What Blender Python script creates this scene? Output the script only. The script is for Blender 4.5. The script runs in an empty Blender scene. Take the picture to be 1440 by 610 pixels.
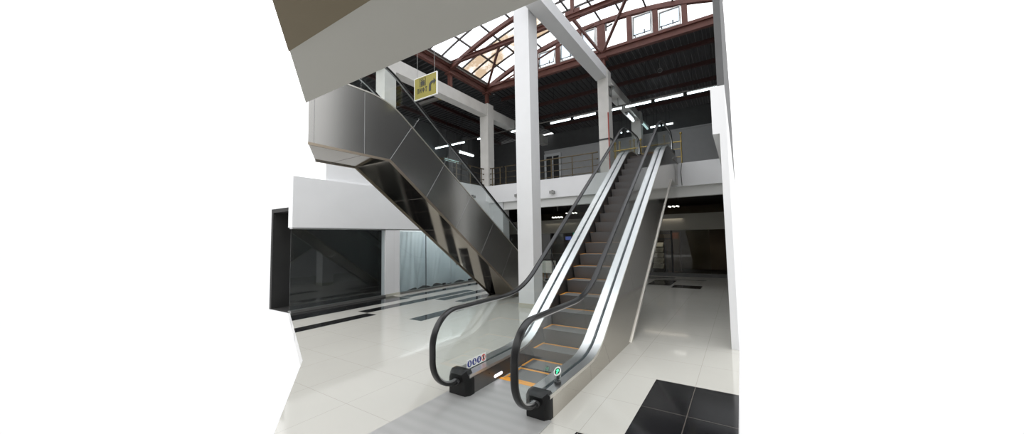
import bpy, bmesh, math, random
from mathutils import Vector, Matrix
random.seed(4)
scn = bpy.context.scene
COL = scn.collection
PI = math.pi

# ------------------------------------------------------------------ materials
def mat(name, color, rough=0.5, metal=0.0, spec=0.5, emit=None, estr=0.0, noise=0.0, nscale=4.0,
        bump=0.0, bscale=30.0, stretch=(1, 1, 1), rnoise=0.0, coat=0.0):
    m = bpy.data.materials.new(name); m.use_nodes = True
    nt = m.node_tree; N = nt.nodes; L = nt.links
    b = N['Principled BSDF']
    b.inputs['Base Color'].default_value = (*color, 1)
    b.inputs['Roughness'].default_value = rough
    b.inputs['Metallic'].default_value = metal
    b.inputs['Specular IOR Level'].default_value = spec
    b.inputs['Coat Weight'].default_value = coat
    if emit:
        b.inputs['Emission Color'].default_value = (*emit, 1)
        b.inputs['Emission Strength'].default_value = estr
    if noise or bump or rnoise:
        tc = N.new('ShaderNodeTexCoord'); mp = N.new('ShaderNodeMapping')
        mp.inputs['Scale'].default_value = stretch
        L.new(tc.outputs['Object'], mp.inputs['Vector'])
        nz = N.new('ShaderNodeTexNoise'); nz.inputs['Scale'].default_value = nscale
        nz.inputs['Detail'].default_value = 6
        L.new(mp.outputs['Vector'], nz.inputs['Vector'])
        if noise:
            mr = N.new('ShaderNodeMapRange')
            mr.inputs['From Min'].default_value = 0.3; mr.inputs['From Max'].default_value = 0.7
            mr.inputs['To Min'].default_value = 1 - noise; mr.inputs['To Max'].default_value = 1 + noise * 0.4
            L.new(nz.outputs['Fac'], mr.inputs['Value'])
            mx = N.new('ShaderNodeVectorMath'); mx.operation = 'SCALE'
            mx.inputs[0].default_value = color
            L.new(mr.outputs['Result'], mx.inputs['Scale'])
            L.new(mx.outputs['Vector'], b.inputs['Base Color'])
        if rnoise:
            mr2 = N.new('ShaderNodeMapRange')
            mr2.inputs['From Min'].default_value = 0.3; mr2.inputs['From Max'].default_value = 0.7
            mr2.inputs['To Min'].default_value = rough - rnoise; mr2.inputs['To Max'].default_value = rough + rnoise
            L.new(nz.outputs['Fac'], mr2.inputs['Value']); L.new(mr2.outputs['Result'], b.inputs['Roughness'])
        if bump:
            n2 = N.new('ShaderNodeTexNoise'); n2.inputs['Scale'].default_value = bscale
            L.new(mp.outputs['Vector'], n2.inputs['Vector'])
            bp = N.new('ShaderNodeBump'); bp.inputs['Strength'].default_value = bump; bp.inputs['Distance'].default_value = 0.01
            L.new(n2.outputs['Fac'], bp.inputs['Height']); L.new(bp.outputs['Normal'], b.inputs['Normal'])
    return m

def glass_mat(name, tint=(0.93, 0.96, 0.95), refl=1.0, rough=0.0):
    m = bpy.data.materials.new(name); m.use_nodes = True
    nt = m.node_tree; N = nt.nodes; L = nt.links
    N.remove(N['Principled BSDF']); out = N['Material Output']
    t = N.new('ShaderNodeBsdfTransparent'); t.inputs['Color'].default_value = (*tint, 1)
    g = N.new('ShaderNodeBsdfGlossy'); g.inputs['Roughness'].default_value = rough
    # Schlick reflectance, the same from both sides of the pane
    f = N.new('ShaderNodeLayerWeight'); f.inputs['Blend'].default_value = 0.5
    pw = N.new('ShaderNodeMath'); pw.operation = 'POWER'; pw.inputs[1].default_value = 5.0; L.new(f.outputs['Facing'], pw.inputs[0])
    mu = N.new('ShaderNodeMath'); mu.operation = 'MULTIPLY_ADD'; mu.inputs[1].default_value = 0.96 * refl; mu.inputs[2].default_value = 0.04 * refl
    L.new(pw.outputs[0], mu.inputs[0]); mu.use_clamp = True
    mx = N.new('ShaderNodeMixShader')
    L.new(mu.outputs[0], mx.inputs[0])
    L.new(t.outputs[0], mx.inputs[1]); L.new(g.outputs[0], mx.inputs[2]); L.new(mx.outputs[0], out.inputs['Surface'])
    return m

def tile_mat(name, color, rough, gx0, gy0, grout, ref=0.5, gw=0.004, gridx=0.8):
    """polished tile with thin joints on an 0.8 m world grid"""
    m = bpy.data.materials.new(name); m.use_nodes = True
    nt = m.node_tree; N = nt.nodes; L = nt.links; b = N['Principled BSDF']
    b.inputs['Roughness'].default_value = rough; b.inputs['Specular IOR Level'].default_value = ref
    tc = N.new('ShaderNodeTexCoord'); sp = N.new('ShaderNodeSeparateXYZ'); L.new(tc.outputs['Object'], sp.inputs[0])
    def line(sock, off, pitch):
        a = N.new('ShaderNodeMath'); a.operation = 'SUBTRACT'; L.new(sock, a.inputs[0]); a.inputs[1].default_value = off
        p = N.new('ShaderNodeMath'); p.operation = 'PINGPONG'; L.new(a.outputs[0], p.inputs[0]); p.inputs[1].default_value = pitch / 2
        c = N.new('ShaderNodeMath'); c.operation = 'LESS_THAN'; L.new(p.outputs[0], c.inputs[0]); c.inputs[1].default_value = gw
        return c
    lx = line(sp.outputs['X'], gx0, gridx); ly = line(sp.outputs['Y'], gy0, 0.8)
    mx = N.new('ShaderNodeMath'); mx.operation = 'MAXIMUM'; L.new(lx.outputs[0], mx.inputs[0]); L.new(ly.outputs[0], mx.inputs[1])
    nz = N.new('ShaderNodeTexNoise'); nz.inputs['Scale'].default_value = 1.2; nz.inputs['Detail'].default_value = 4
    L.new(tc.outputs['Object'], nz.inputs['Vector'])
    mr = N.new('ShaderNodeMapRange'); mr.inputs['To Min'].default_value = 0.95; mr.inputs['To Max'].default_value = 1.04
    L.new(nz.outputs['Fac'], mr.inputs['Value'])
    vs = N.new('ShaderNodeVectorMath'); vs.operation = 'SCALE'; vs.inputs[0].default_value = color; L.new(mr.outputs[0], vs.inputs['Scale'])
    mc = N.new('ShaderNodeMix'); mc.data_type = 'RGBA'
    L.new(mx.outputs[0], mc.inputs['Factor']); L.new(vs.outputs['Vector'], mc.inputs['A']); mc.inputs['B'].default_value = (*grout, 1)
    L.new(mc.outputs['Result'], b.inputs['Base Color'])
    return m

def band_mat(name, c1, c2, scale, axis, rough, metal, distort=0.0):
    m = bpy.data.materials.new(name); m.use_nodes = True
    nt = m.node_tree; N = nt.nodes; L = nt.links; b = N['Principled BSDF']
    b.inputs['Roughness'].default_value = rough; b.inputs['Metallic'].default_value = metal
    tc = N.new('ShaderNodeTexCoord'); w = N.new('ShaderNodeTexWave'); w.bands_direction = axis
    w.inputs['Scale'].default_value = scale; w.inputs['Distortion'].default_value = distort
    L.new(tc.outputs['Object'], w.inputs['Vector'])
    mc = N.new('ShaderNodeMix'); mc.data_type = 'RGBA'
    mc.inputs['A'].default_value = (*c1, 1); mc.inputs['B'].default_value = (*c2, 1)
    L.new(w.outputs['Fac'], mc.inputs['Factor']); L.new(mc.outputs['Result'], b.inputs['Base Color'])
    return m

def vault_mat():
    """clear roof glazing with dried tan dirt in patches"""
    m = bpy.data.materials.new('vault_glazing'); m.use_nodes = True
    nt = m.node_tree; N = nt.nodes; L = nt.links
    N.remove(N['Principled BSDF']); out = N['Material Output']
    t = N.new('ShaderNodeBsdfTransparent'); t.inputs['Color'].default_value = (0.97, 0.98, 1, 1)
    d = N.new('ShaderNodeBsdfTransparent'); d.inputs['Color'].default_value = (0.60, 0.52, 0.43, 1)
    tc = N.new('ShaderNodeTexCoord'); sp = N.new('ShaderNodeSeparateXYZ'); L.new(tc.outputs['Object'], sp.inputs[0])
    # bands between glazing bars: two of the bays are dirty
    def inside(sock, a, b_):
        g = N.new('ShaderNodeMath'); g.operation = 'GREATER_THAN'; L.new(sock, g.inputs[0]); g.inputs[1].default_value = a
        l = N.new('ShaderNodeMath'); l.operation = 'LESS_THAN'; L.new(sock, l.inputs[0]); l.inputs[1].default_value = b_
        k = N.new('ShaderNodeMath'); k.operation = 'MULTIPLY'; L.new(g.outputs[0], k.inputs[0]); L.new(l.outputs[0], k.inputs[1]); return k
    by = inside(sp.outputs['Y'], 11.2, 12.45)
    nz = N.new('ShaderNodeTexNoise'); nz.inputs['Scale'].default_value = 1.3; nz.inputs['Detail'].default_value = 8
    nz.inputs['Roughness'].default_value = 0.65
    L.new(tc.outputs['Object'], nz.inputs['Vector'])
    mr = N.new('ShaderNodeMapRange'); mr.inputs['From Min'].default_value = 0.34; mr.inputs['From Max'].default_value = 0.56
    L.new(nz.outputs['Fac'], mr.inputs['Value'])
    bx = inside(sp.outputs['X'], -9.75, -5.9)
    b2 = N.new('ShaderNodeMath'); b2.operation = 'MULTIPLY'; L.new(by.outputs[0], b2.inputs[0]); L.new(bx.outputs[0], b2.inputs[1])
    mu = N.new('ShaderNodeMath'); mu.operation = 'MULTIPLY'; L.new(b2.outputs[0], mu.inputs[0]); L.new(mr.outputs[0], mu.inputs[1])
    mx = N.new('ShaderNodeMixShader'); L.new(mu.outputs[0], mx.inputs[0]); L.new(t.outputs[0], mx.inputs[1]); L.new(d.outputs[0], mx.inputs[2])
    L.new(mx.outputs[0], out.inputs['Surface'])
    return m

M = {}
M['tile'] = tile_mat('pale_polished_tile', (0.475, 0.465, 0.425), 0.06, -1.33, 3.105, (0.36, 0.35, 0.31), gw=0.0028)
M['black_tile'] = tile_mat('black_polished_tile', (0.010, 0.010, 0.011), 0.10, -0.53, 3.105, (0.09, 0.08, 0.07))
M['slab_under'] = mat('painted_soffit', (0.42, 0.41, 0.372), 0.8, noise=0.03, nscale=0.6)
M['brown'] = mat('brown_board', (0.16, 0.13, 0.08), 0.7)
M['white'] = mat('white_paint', (0.74, 0.74, 0.74), 0.75, noise=0.03, nscale=1.5)
M['col_white'] = mat('white_column_paint', (0.70, 0.70, 0.70), 0.7, noise=0.025, nscale=3, bump=0.15, bscale=60)
M['old_white'] = mat('aged_white_paint', (0.60, 0.585, 0.55), 0.8, noise=0.08, nscale=3, bump=0.3, bscale=25)
M['skirting'] = mat('beige_skirting_tile', (0.46, 0.45, 0.38), 0.3)
M['lintel'] = mat('grey_white_lintel', (0.62, 0.62, 0.60), 0.7)
M['pier'] = mat('grey_pier_paint', (0.55, 0.56, 0.56), 0.7)
M['rust'] = mat('red_brown_steel', (0.13, 0.046, 0.033), 0.6, noise=0.2, nscale=5)
M['purlin'] = mat('dark_red_purlin_paint', (0.045, 0.014, 0.011), 0.6)
M['bar'] = mat('dark_glazing_bar', (0.05, 0.04, 0.035), 0.6)
M['roof'] = mat('shade_darkened_sheet', (0.012, 0.012, 0.012), 0.34, 0.0, 0.5, noise=0.35, nscale=6)  # the roof is unlit; its shade is put into the base colour
M['dark_wall'] = mat('dim_grey_wall', (0.10, 0.10, 0.10), 0.8, noise=0.1)
M['part_wall'] = mat('grey_partition', (0.40, 0.40, 0.40), 0.8, noise=0.05)
M['black'] = mat('near_black', (0.012, 0.012, 0.012), 0.6)
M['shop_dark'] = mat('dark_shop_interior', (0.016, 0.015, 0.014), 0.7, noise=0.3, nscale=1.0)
M['shop_brown'] = mat('brown_shop_interior', (0.10, 0.07, 0.04), 0.6, noise=0.4, nscale=1.3)
M['bulkhead'] = mat('beige_bulkhead', (0.34, 0.325, 0.285), 0.8)
M['hair'] = mat('hairline_steel', (0.36, 0.355, 0.34), 0.24, 1.0, noise=0.03, nscale=0.8)
M['mirror'] = mat('mirror_steel', (0.40, 0.365, 0.315), 0.07, 1.0, rnoise=0.03, nscale=1.5)
M['side_steel'] = mat('polished_side_steel', (0.50, 0.475, 0.43), 0.13, 1.0, rnoise=0.03, nscale=1.2)
M['trim'] = mat('bright_trim', (0.62, 0.60, 0.55), 0.35, 1.0)
M['tan_trim'] = mat('tan_edge_trim', (0.34, 0.29, 0.23), 0.4, 1.0)
M['deck'] = mat('brushed_deck', (0.70, 0.70, 0.70), 0.30, 1.0, noise=0.05, nscale=1.3)
M['gasket'] = mat('dark_gasket', (0.02, 0.03, 0.035), 0.5)
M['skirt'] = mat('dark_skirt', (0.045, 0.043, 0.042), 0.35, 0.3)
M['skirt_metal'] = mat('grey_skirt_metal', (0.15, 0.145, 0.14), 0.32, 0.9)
M['rubber'] = mat('black_rubber', (0.009, 0.009, 0.009), 0.30, 0.0, 0.35)
M['plastic'] = mat('black_newel_plastic', (0.006, 0.006, 0.006), 0.4, 0.0, 0.3)
M['step'] = band_mat('ribbed_step', (0.20, 0.20, 0.20), (0.13, 0.13, 0.13), 35.0, 'X', 0.4, 0.4)
M['riser'] = band_mat('ribbed_riser', (0.135, 0.13, 0.13), (0.085, 0.083, 0.083), 35.0, 'X', 0.45, 0.3)
M['yellow'] = mat('yellow_line', (0.72, 0.30, 0.025), 0.5)
M['plate'] = band_mat('ribbed_landing_plate', (0.42, 0.42, 0.41), (0.385, 0.385, 0.375), 2.1, 'Y', 0.45, 0.4, 0.3)
M['frame'] = mat('thin_metal_frame', (0.5, 0.5, 0.5), 0.35, 0.9)
M['brass'] = mat('brass_tube', (0.36, 0.27, 0.10), 0.3, 1.0)
M['dull_brass'] = mat('dull_bronze_tube', (0.11, 0.088, 0.055), 0.4, 0.9)
M['yel_sign'] = mat('yellow_sign_board', (0.25, 0.213, 0.026), 0.55)
M['sign_white'] = mat('white_sign_edge', (0.75, 0.75, 0.72), 0.5)
M['ink'] = mat('black_print', (0.02, 0.02, 0.015), 0.6)
M['blue'] = mat('blue_print', (0.015, 0.03, 0.20), 0.4)
M['red'] = mat('red_print', (0.62, 0.06, 0.05), 0.5)
M['red_dark'] = mat('dark_red', (0.17, 0.02, 0.02), 0.6)
M['red_pipe'] = mat('red_conduit', (0.35, 0.05, 0.03), 0.5)
M['tube'] = mat('fluorescent_tube', (0.9, 0.95, 1), 0.4, emit=(0.82, 0.95, 1.0), estr=6.5)
M['tube_dim'] = mat('dim_fluorescent_tube', (0.6, 0.75, 0.75), 0.4, emit=(0.5, 0.75, 0.72), estr=0.75)
M['housing'] = mat('lamp_housing', (0.10, 0.095, 0.085), 0.5)
M['pend'] = mat('lit_pendant', (1, 1, 1), 0.4, emit=(1, 0.98, 0.9), estr=2.2)
M['led'] = mat('white_led', (1, 1, 1), 0.4, emit=(0.93, 0.9, 1.0), estr=2.0)
M['green_led'] = mat('green_led', (0.1, 0.8, 0.4), 0.4, emit=(0.01, 0.80, 0.27), estr=1.0)
M['exit'] = mat('green_exit_sign', (0.02, 0.25, 0.18), 0.4, emit=(0.02, 0.30, 0.2), estr=0.6)
M['screen'] = mat('blue_screen', (0.04, 0.06, 0.25), 0.4, emit=(0.10, 0.14, 0.42), estr=0.6)
M['wood'] = mat('brown_wood', (0.16, 0.085, 0.035), 0.5, noise=0.3, nscale=5)
M['orange_wood'] = mat('orange_wood', (0.25, 0.075, 0.02), 0.5)
M['pale_panel'] = mat('pale_panel', (0.55, 0.54, 0.48), 0.5)
M['glass'] = glass_mat('balustrade_glass', (0.93, 0.955, 0.95), 1.0)
M['shop_glass'] = glass_mat('shopfront_glass', (0.94, 0.975, 0.98), 1.2)
M['dark_glass'] = glass_mat('dim_shop_glass', (0.75, 0.75, 0.72), 1.0)
M['clear'] = glass_mat('clear_tube', (0.9, 0.92, 0.92), 3.0)
M['window'] = glass_mat('window_glass', (0.74, 0.80, 0.85), 0.5)
M['vault'] = vault_mat()
M['curtain'] = mat('white_dust_sheet', (0.88, 0.92, 0.93), 0.8)
_m = M['curtain'].node_tree; _b = _m.nodes['Principled BSDF']; _t = _m.nodes.new('ShaderNodeBsdfTranslucent'); _t.inputs['Color'].default_value = (0.88, 0.92, 0.93, 1)
_x = _m.nodes.new('ShaderNodeMixShader'); _x.inputs[0].default_value = 0.45
_m.links.new(_b.outputs[0], _x.inputs[1]); _m.links.new(_t.outputs[0], _x.inputs[2]); _m.links.new(_x.outputs[0], _m.nodes['Material Output'].inputs['Surface'])
M['rod'] = mat('dark_steel_rod', (0.05, 0.05, 0.05), 0.4, 0.6)
M['grey_metal'] = mat('grey_metal', (0.25, 0.25, 0.24), 0.4, 0.8)

# ------------------------------------------------------------------ helpers
# the hall is modelled as far as it can be seen; long building parts end at two straight section cuts
CUTS = [(Vector((-0.528, -0.849, 0)), 0.62), (Vector((1, 0, 0)), -0.1)]

def trim_bm(bm, cuts=CUTS):
    for n, d in cuts:
        geom = bm.verts[:] + bm.edges[:] + bm.faces[:]
        r = bmesh.ops.bisect_plane(bm, geom=geom, plane_co=n * d, plane_no=n, clear_outer=True, dist=1e-5)
        ed = [e for e in r['geom_cut'] if isinstance(e, bmesh.types.BMEdge) and e.is_valid and e.is_boundary]
        if ed:
            bmesh.ops.holes_fill(bm, edges=ed, sides=0)

def obj(name, bm, m, parent=None, smooth=False, trim=False, bevel=0.0, wn=False):
    if trim: trim_bm(bm)
    if bevel:
        bmesh.ops.bevel(bm, geom=[e for e in bm.edges if len(e.link_faces) == 2 and e.calc_face_angle(0) > 0.5],
                        offset=bevel, segments=2, affect='EDGES', profile=0.6)
    bmesh.ops.recalc_face_normals(bm, faces=bm.faces[:])
    me = bpy.data.meshes.new(name); bm.to_mesh(me); bm.free()
    for mm in (m if isinstance(m, (list, tuple)) else [m]): me.materials.append(mm)
    if smooth:
        for p in me.polygons: p.use_smooth = True
        try: me.set_sharp_from_angle(angle=math.radians(38))
        except Exception: pass
    o = bpy.data.objects.new(name, me); COL.objects.link(o)
    if parent:
        o.parent = parent
        # parents are unrotated empties or meshes at the origin of their own frame
        w = parent
        off = Vector((0, 0, 0))
        while w: off += w.location; w = w.parent
        o.location = -off
    return o

def recentre(o, p):
    """move a mesh object's origin to world point p without moving its geometry"""
    p = Vector(p)
    o.data.transform(Matrix.Translation(-p)); o.location = o.location + p
    return o

def tag(o, label, cat, group=None, kind=None):
    o['label'] = label; o['category'] = cat
    if group: o['group'] = group
    if kind: o['kind'] = kind
    return o

def thing(name, label, cat, loc=(0, 0, 0), group=None, kind=None):
    o = bpy.data.objects.new(name, None); COL.objects.link(o); o.location = loc; o.empty_display_size = 0.1
    return tag(o, label, cat, group, kind)

def copy_thing(root, delta, label=None):
    c = root.copy(); COL.objects.link(c); c.location = root.location + Vector(delta)
    if label: c['label'] = label
    for ch in list(root.children):
        d = ch.copy(); COL.objects.link(d); d.parent = c
        for g in list(ch.children):
            e = g.copy(); COL.objects.link(e); e.parent = d
    return c

def box(bm, x0, x1, y0, y1, z0, z1):
    v = [bm.verts.new(p) for p in ((x0, y0, z0), (x1, y0, z0), (x1, y1, z0), (x0, y1, z0), (x0, y0, z1), (x1, y0, z1), (x1, y1, z1), (x0, y1, z1))]
    for f in ((3, 2, 1, 0), (4, 5, 6, 7), (0, 1, 5, 4), (1, 2, 6, 5), (2, 3, 7, 6), (3, 0, 4, 7)): bm.faces.new([v[i] for i in f])
    return bm

def B(*a):
    bm = bmesh.new(); box(bm, *a); return bm

def prism(poly, a0, a1, axis=0, bm=None):
    """extrude a 2D outline along an axis; outline is (y,z) for axis 0, (x,z) for axis 1, (x,y) for axis 2"""
    bm = bm or bmesh.new()
    def P(u, v, a): return (a, u, v) if axis == 0 else ((u, a, v) if axis == 1 else (u, v, a))
    A = [bm.verts.new(P(u, v, a0)) for u, v in poly]; C = [bm.verts.new(P(u, v, a1)) for u, v in poly]
    n = len(poly); fs = []
    fs.append(bm.faces.new(A)); fs.append(bm.faces.new(C[::-1]))
    for i in range(n): bm.faces.new((A[i], C[i], C[(i + 1) % n], A[(i + 1) % n]))
    bm.normal_update(); bmesh.ops.triangulate(bm, faces=fs, ngon_method='EAR_CLIP')
    return bm

def bar(bm, p, q, r=0.02, n=8, w=None):
    """round tube (n sides) from p to q; w gives a square-ish section when n=4"""
    p = Vector(p); q = Vector(q); d = q - p; L = d.length
    if L < 1e-6: return bm
    d /= L; u = d.cross(Vector((0, 0, 1)))
    if u.length < 1e-3: u = d.cross(Vector((1, 0, 0)))
    u.normalize(); v = d.cross(u)
    ph = PI / n if n == 4 else 0
    A = []; C = []
    for i in range(n):
        a = 2 * PI * i / n + ph; o = (u * math.cos(a) + v * math.sin(a)) * r
        A.append(bm.verts.new(p + o)); C.append(bm.verts.new(q + o))
    bm.faces.new(A[::-1]); bm.faces.new(C)
    for i in range(n): bm.faces.new((A[i], A[(i + 1) % n], C[(i + 1) % n], C[i]))
    return bm

def bars(segs, r, n=8):
    bm = bmesh.new()
    for p, q in segs: bar(bm, p, q, r, n)
    return bm

def ball(bm, c, r, seg=12):
    bmesh.ops.create_uvsphere(bm, u_segments=seg, v_segments=seg // 2 + 2, radius=r, matrix=Matrix.Translation(c)); return bm

def fillet(pts, rad, step=0.12):
    """rounded polyline in 2D"""
    out = [Vector(pts[0])]
    for i in range(1, len(pts) - 1):
        a, b, c = Vector(pts[i - 1]), Vector(pts[i]), Vector(pts[i + 1]); r = rad[i - 1]
        d1 = (a - b).normalized(); d2 = (c - b).normalized()
        ang = d1.angle(d2)
        if r <= 0 or PI - ang < 1e-3: out.append(b); continue
        t = r / math.tan(ang / 2); t = min(t, (a - b).length * 0.99, (c - b).length * 0.99); r = t * math.tan(ang / 2)
        p1 = b + d1 * t; p2 = b + d2 * t
        cen = b + (d1 + d2).normalized() * (r / math.sin(ang / 2))
        a1 = math.atan2(*(p1 - cen).yx); a2 = math.atan2(*(p2 - cen).yx)
        da = (a2 - a1 + PI) % (2 * PI) - PI
        k = max(4, int(abs(da) / step) + 1)
        for j in range(k + 1):
            q = a1 + da * j / k; out.append(cen + Vector((math.cos(q), math.sin(q))) * r)
    out.append(Vector(pts[-1]))
    return out

def zat(path, y):
    for a, b in zip(path, path[1:]):
        lo, hi = sorted((a.x, b.x))
        if lo <= y <= hi and hi - lo > 1e-9: return a.y + (b.y - a.y) * (y - a.x) / (b.x - a.x)
    return path[0].y if abs(y - path[0].x) < abs(y - path[-1].x) else path[-1].y

def cut_path(path, y0, y1):
    """part of a y-monotone path between y0 and y1"""
    if path[0].x > path[-1].x: path = path[::-1]
    r = [Vector((y0, zat(path, y0)))] + [p for p in path if y0 + 1e-4 < p.x < y1 - 1e-4] + [Vector((y1, zat(path, y1)))]
    return r

def sweep(path, prof, x):
    """carry a closed profile (dx, dn) along a (y,z) path; dn is along the path normal"""
    bm = bmesh.new(); rings = []
    for i, p in enumerate(path):
        a = path[max(i - 1, 0)]; b = path[min(i + 1, len(path) - 1)]
        t = (b - a).normalized(); n = Vector((-t.y, t.x))
        rings.append([bm.verts.new((x + dx, p.x + n.x * dn, p.y + n.y * dn)) for dx, dn in prof])
    k = len(prof)
    for r, s in zip(rings, rings[1:]):
        for i in range(k): bm.faces.new((r[i], r[(i + 1) % k], s[(i + 1) % k], s[i]))
    bm.faces.new(rings[0][::-1]); bm.faces.new(rings[-1])
    return bm

def ribbon(path, x0, x1, dz0=0.0, dz1=-0.02):
    """flat band following a (y,z) path between x0 and x1 with a small vertical thickness"""
    poly = [(p.x, p.y + dz0) for p in path] + [(p.x, p.y + dz1) for p in reversed(path)]
    return prism(poly, x0, x1, 0)

HANDRAIL = [(0.040 * math.cos(2 * PI * i / 14) if True else 0, 0.019 * math.sin(2 * PI * i / 14)) for i in range(14)]
HANDRAIL = [(math.copysign(abs(c / 0.040) ** 0.6, c) * 0.040, math.copysign(abs(s / 0.019) ** 0.7, s) * 0.019) for c, s in HANDRAIL]

def clip(poly, a, b, c):
    """keep the part of a 2D polygon with a*u+b*v<=c"""
    out = []
    for i in range(len(poly)):
        p, q = poly[i], poly[(i + 1) % len(poly)]
        dp = a * p[0] + b * p[1] - c; dq = a * q[0] + b * q[1] - c
        if dp <= 0: out.append((p[0], p[1]))
        if dp * dq < 0:
            t = dp / (dp - dq); out.append((p[0] + (q[0] - p[0]) * t, p[1] + (q[1] - p[1]) * t))
    return out

def struct(name, bm, m, label, cat, smooth=False, trim=True):
    o = obj(name, bm, m, smooth=smooth, trim=trim); return tag(o, label, cat, kind='structure')

def cross_section(bm, pts, x):  # I-beam along x or y helper not needed for plain boxes
    return bm

# ------------------------------------------------------------------ floor
stripes = [(-9.62, -8.66, 2.0, 7.45), (-9.2, -8.82, 7.5, 12.2), (-8.27, -7.88, 5.40, 9.6), (-7.86, -7.48, 3.4, 5.38),
           (-7.80, -7.40, 7.62, 9.9), (-7.04, -6.70, 7.66, 9.25), (-6.40, -6.00, 5.45, 6.9),
           (-0.965, 1.2, -2, 4.71), (-1.33, -0.965, 0.705, 2.305 + 0.8),
           (-3.0, -2.2, 13.7, 15.3), (-2.1, -1.2, 13.2, 14.0), (-4.2, -2.4, 16.0, 16.4), (-3.5, -1.2, 15.6, 15.75)]
stripes[8] = (-1.35, -0.965, 1.505, 3.09)
xs = sorted({-13, 1.2} | {v for s in stripes for v in s[:2]}); ys = sorted({-2, 21} | {v for s in stripes for v in s[2:]})
bm = bmesh.new(); V = {}
for i, x in enumerate(xs):
    for j, y in enumerate(ys): V[i, j] = bm.verts.new((x, y, 0))
for i in range(len(xs) - 1):
    for j in range(len(ys) - 1):
        f = bm.faces.new((V[i, j], V[i + 1, j], V[i + 1, j + 1], V[i, j + 1]))
        cx, cy = (xs[i] + xs[i + 1]) / 2, (ys[j] + ys[j + 1]) / 2
        f.material_index = 1 if any(s[0] < cx < s[1] and s[2] < cy < s[3] for s in stripes) else 0
trim_bm(bm, [CUTS[1]])
tmp = bm.copy(); trim_bm(bm, [CUTS[0]])
trim_bm(tmp, [(Vector((0.528, 0.849, 0)), -0.62), (Vector((-0.379, -0.925, 0)), -0.43)])
me = bpy.data.meshes.new('tmp'); tmp.to_mesh(me); tmp.free(); bm.from_mesh(me); bpy.data.meshes.remove(me)
bmesh.ops.remove_doubles(bm, verts=bm.verts[:], dist=1e-4)
r = bmesh.ops.extrude_face_region(bm, geom=bm.faces[:])
for v in [g for g in r['geom'] if isinstance(g, bmesh.types.BMVert)]: v.co.z -= 0.2
struct('floor', bm, [M['tile'], M['black_tile']], 'polished pale tile floor with black tile stripes', 'floor', trim=False)

# ------------------------------------------------------------------ gallery over the entrance (near slab)
H = 4.2
bm = B(-9, 2, -2, 2.65, 3.9, H)
struct('ceiling', bm, M['slab_under'], 'plain grey underside of the near upper floor, top left', 'ceiling')
bm = B(-9, 2, 1.0, 1.775, 3.86, 3.9)
struct('trim_1', bm, M['brown'], 'brown strip under the near upper floor in the top left corner', 'ceiling strip')

# unseen walls added behind and beside the viewer to hold back light
struct('wall_added_rear', B(-10, 2.4, -2.2, -2.0, 0, 3.9), M['part_wall'], 'added unseen grey wall behind the viewer, blocking light', 'wall', trim=False)
struct('wall_added_right', B(2.2, 2.4, -2.0, 4.9, 0, 3.9), M['part_wall'], 'added unseen grey wall right of the viewer, blocking light', 'wall', trim=False)

# ------------------------------------------------------------------ columns and beams
def column(x0, x1, y0, y1, z0, z1, m, label):
    o = struct('column', B(x0, x1, y0, y1, z0, z1), m, label, 'column', trim=False); return o
c = column(-4.91, -4.45, 7.79, 8.25, 0, 8.45, M['col_white'], 'tall square white column beside the escalators, standing on the ground floor')
bm = B(-4.922, -4.438, 7.778, 8.262, 0, 0.115)
obj('skirting', bm, M['skirting'], c)
conduit_column = column(-4.36, -3.95, 12.92, 13.34, H, 8.2, M['old_white'], 'white column with red conduit at the top of the rising escalator')
column(-10.09, -9.63, 12.84, 13.30, H, 8.15, M['old_white'], 'aged white column on the far corner of the left gallery')
column(-10.09, -9.63, 7.18, 7.64, H, 8.15, M['old_white'], 'aged white column at far left behind the descending escalator')
column(-4.45, -3.98, 18.3, 18.75, H, 8.2, M['old_white'], 'distant grey column on the upper floor under the far end of the beam')
column(-14.9, -14.4, 17.0, 17.5, H, 8.4, M['dark_wall'], 'dim grey column at the back of the left gallery')
struct('beam', B(-4.43, -3.99, 7.55, 13.0, 7.87, 8.26), M['col_white'], 'long white beam from the tall column to the column with red conduit', 'beam', trim=False)
struct('beam', B(-4.43, -4.0, 13.34, 18.72, 7.70, 8.08), M['old_white'], 'white beam running back from the column with red conduit', 'beam', trim=False)
struct('beam', B(-10.07, -9.65, 7.0, 13.0, 7.57, 8.05), M['old_white'], 'white beam behind the yellow sign, ending at the corner column', 'beam', trim=False)
struct('beam', B(-10.05, -9.65, 13.28, 19.0, 7.50, 7.98), M['old_white'], 'white beam running back from the corner column of the left gallery', 'beam', trim=False)

# corbel plates and red conduit on the far column
t = thing('beam_bracket', 'galvanised bracket bolted to the column top beside the red conduit', 'bracket', (-3.95, 13.0, 7.4))
bm = B(-3.95, -3.80, 12.96, 13.30, 7.52, 7.56); box(bm, -3.95, -3.92, 12.98, 13.28, 7.2, 7.56); obj('plate', bm, M['grey_metal'], t)
obj('gusset', prism([(-3.92, 7.2), (-3.92, 7.52), (-3.81, 7.52)], 13.1, 13.13, 1), M['grey_metal'], t)
for y in (13.05, 13.2): obj('bolt', bars([((-3.85, y, 7.5), (-3.85, y, 7.66))], 0.018), M['trim'], t)
bm = bars([((-3.975, 12.895, 6.5), (-3.975, 12.895, 4.2))], 0.022)
tag(obj('conduit', bm, M['red_pipe']), 'thin red conduit running down the white column', 'conduit')
bm = B(-4.372, -4.0, 12.905, 12.918, 5.47, 5.53); box(bm, -4.372, -4.361, 12.918, 13.355, 5.47, 5.53); box(bm, -3.949, -3.938, 12.918, 13.355, 5.47, 5.53); box(bm, -4.372, -3.938, 13.341, 13.355, 5.47, 5.53)
so = obj('strap', bm, M['rod'], conduit_column); so['label'] = 'dark strap around the column'
obj('hook', bars([((-3.945, 12.96, 5.52), (-3.80, 12.93, 5.42))], 0.02), M['rod'], so)

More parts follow.
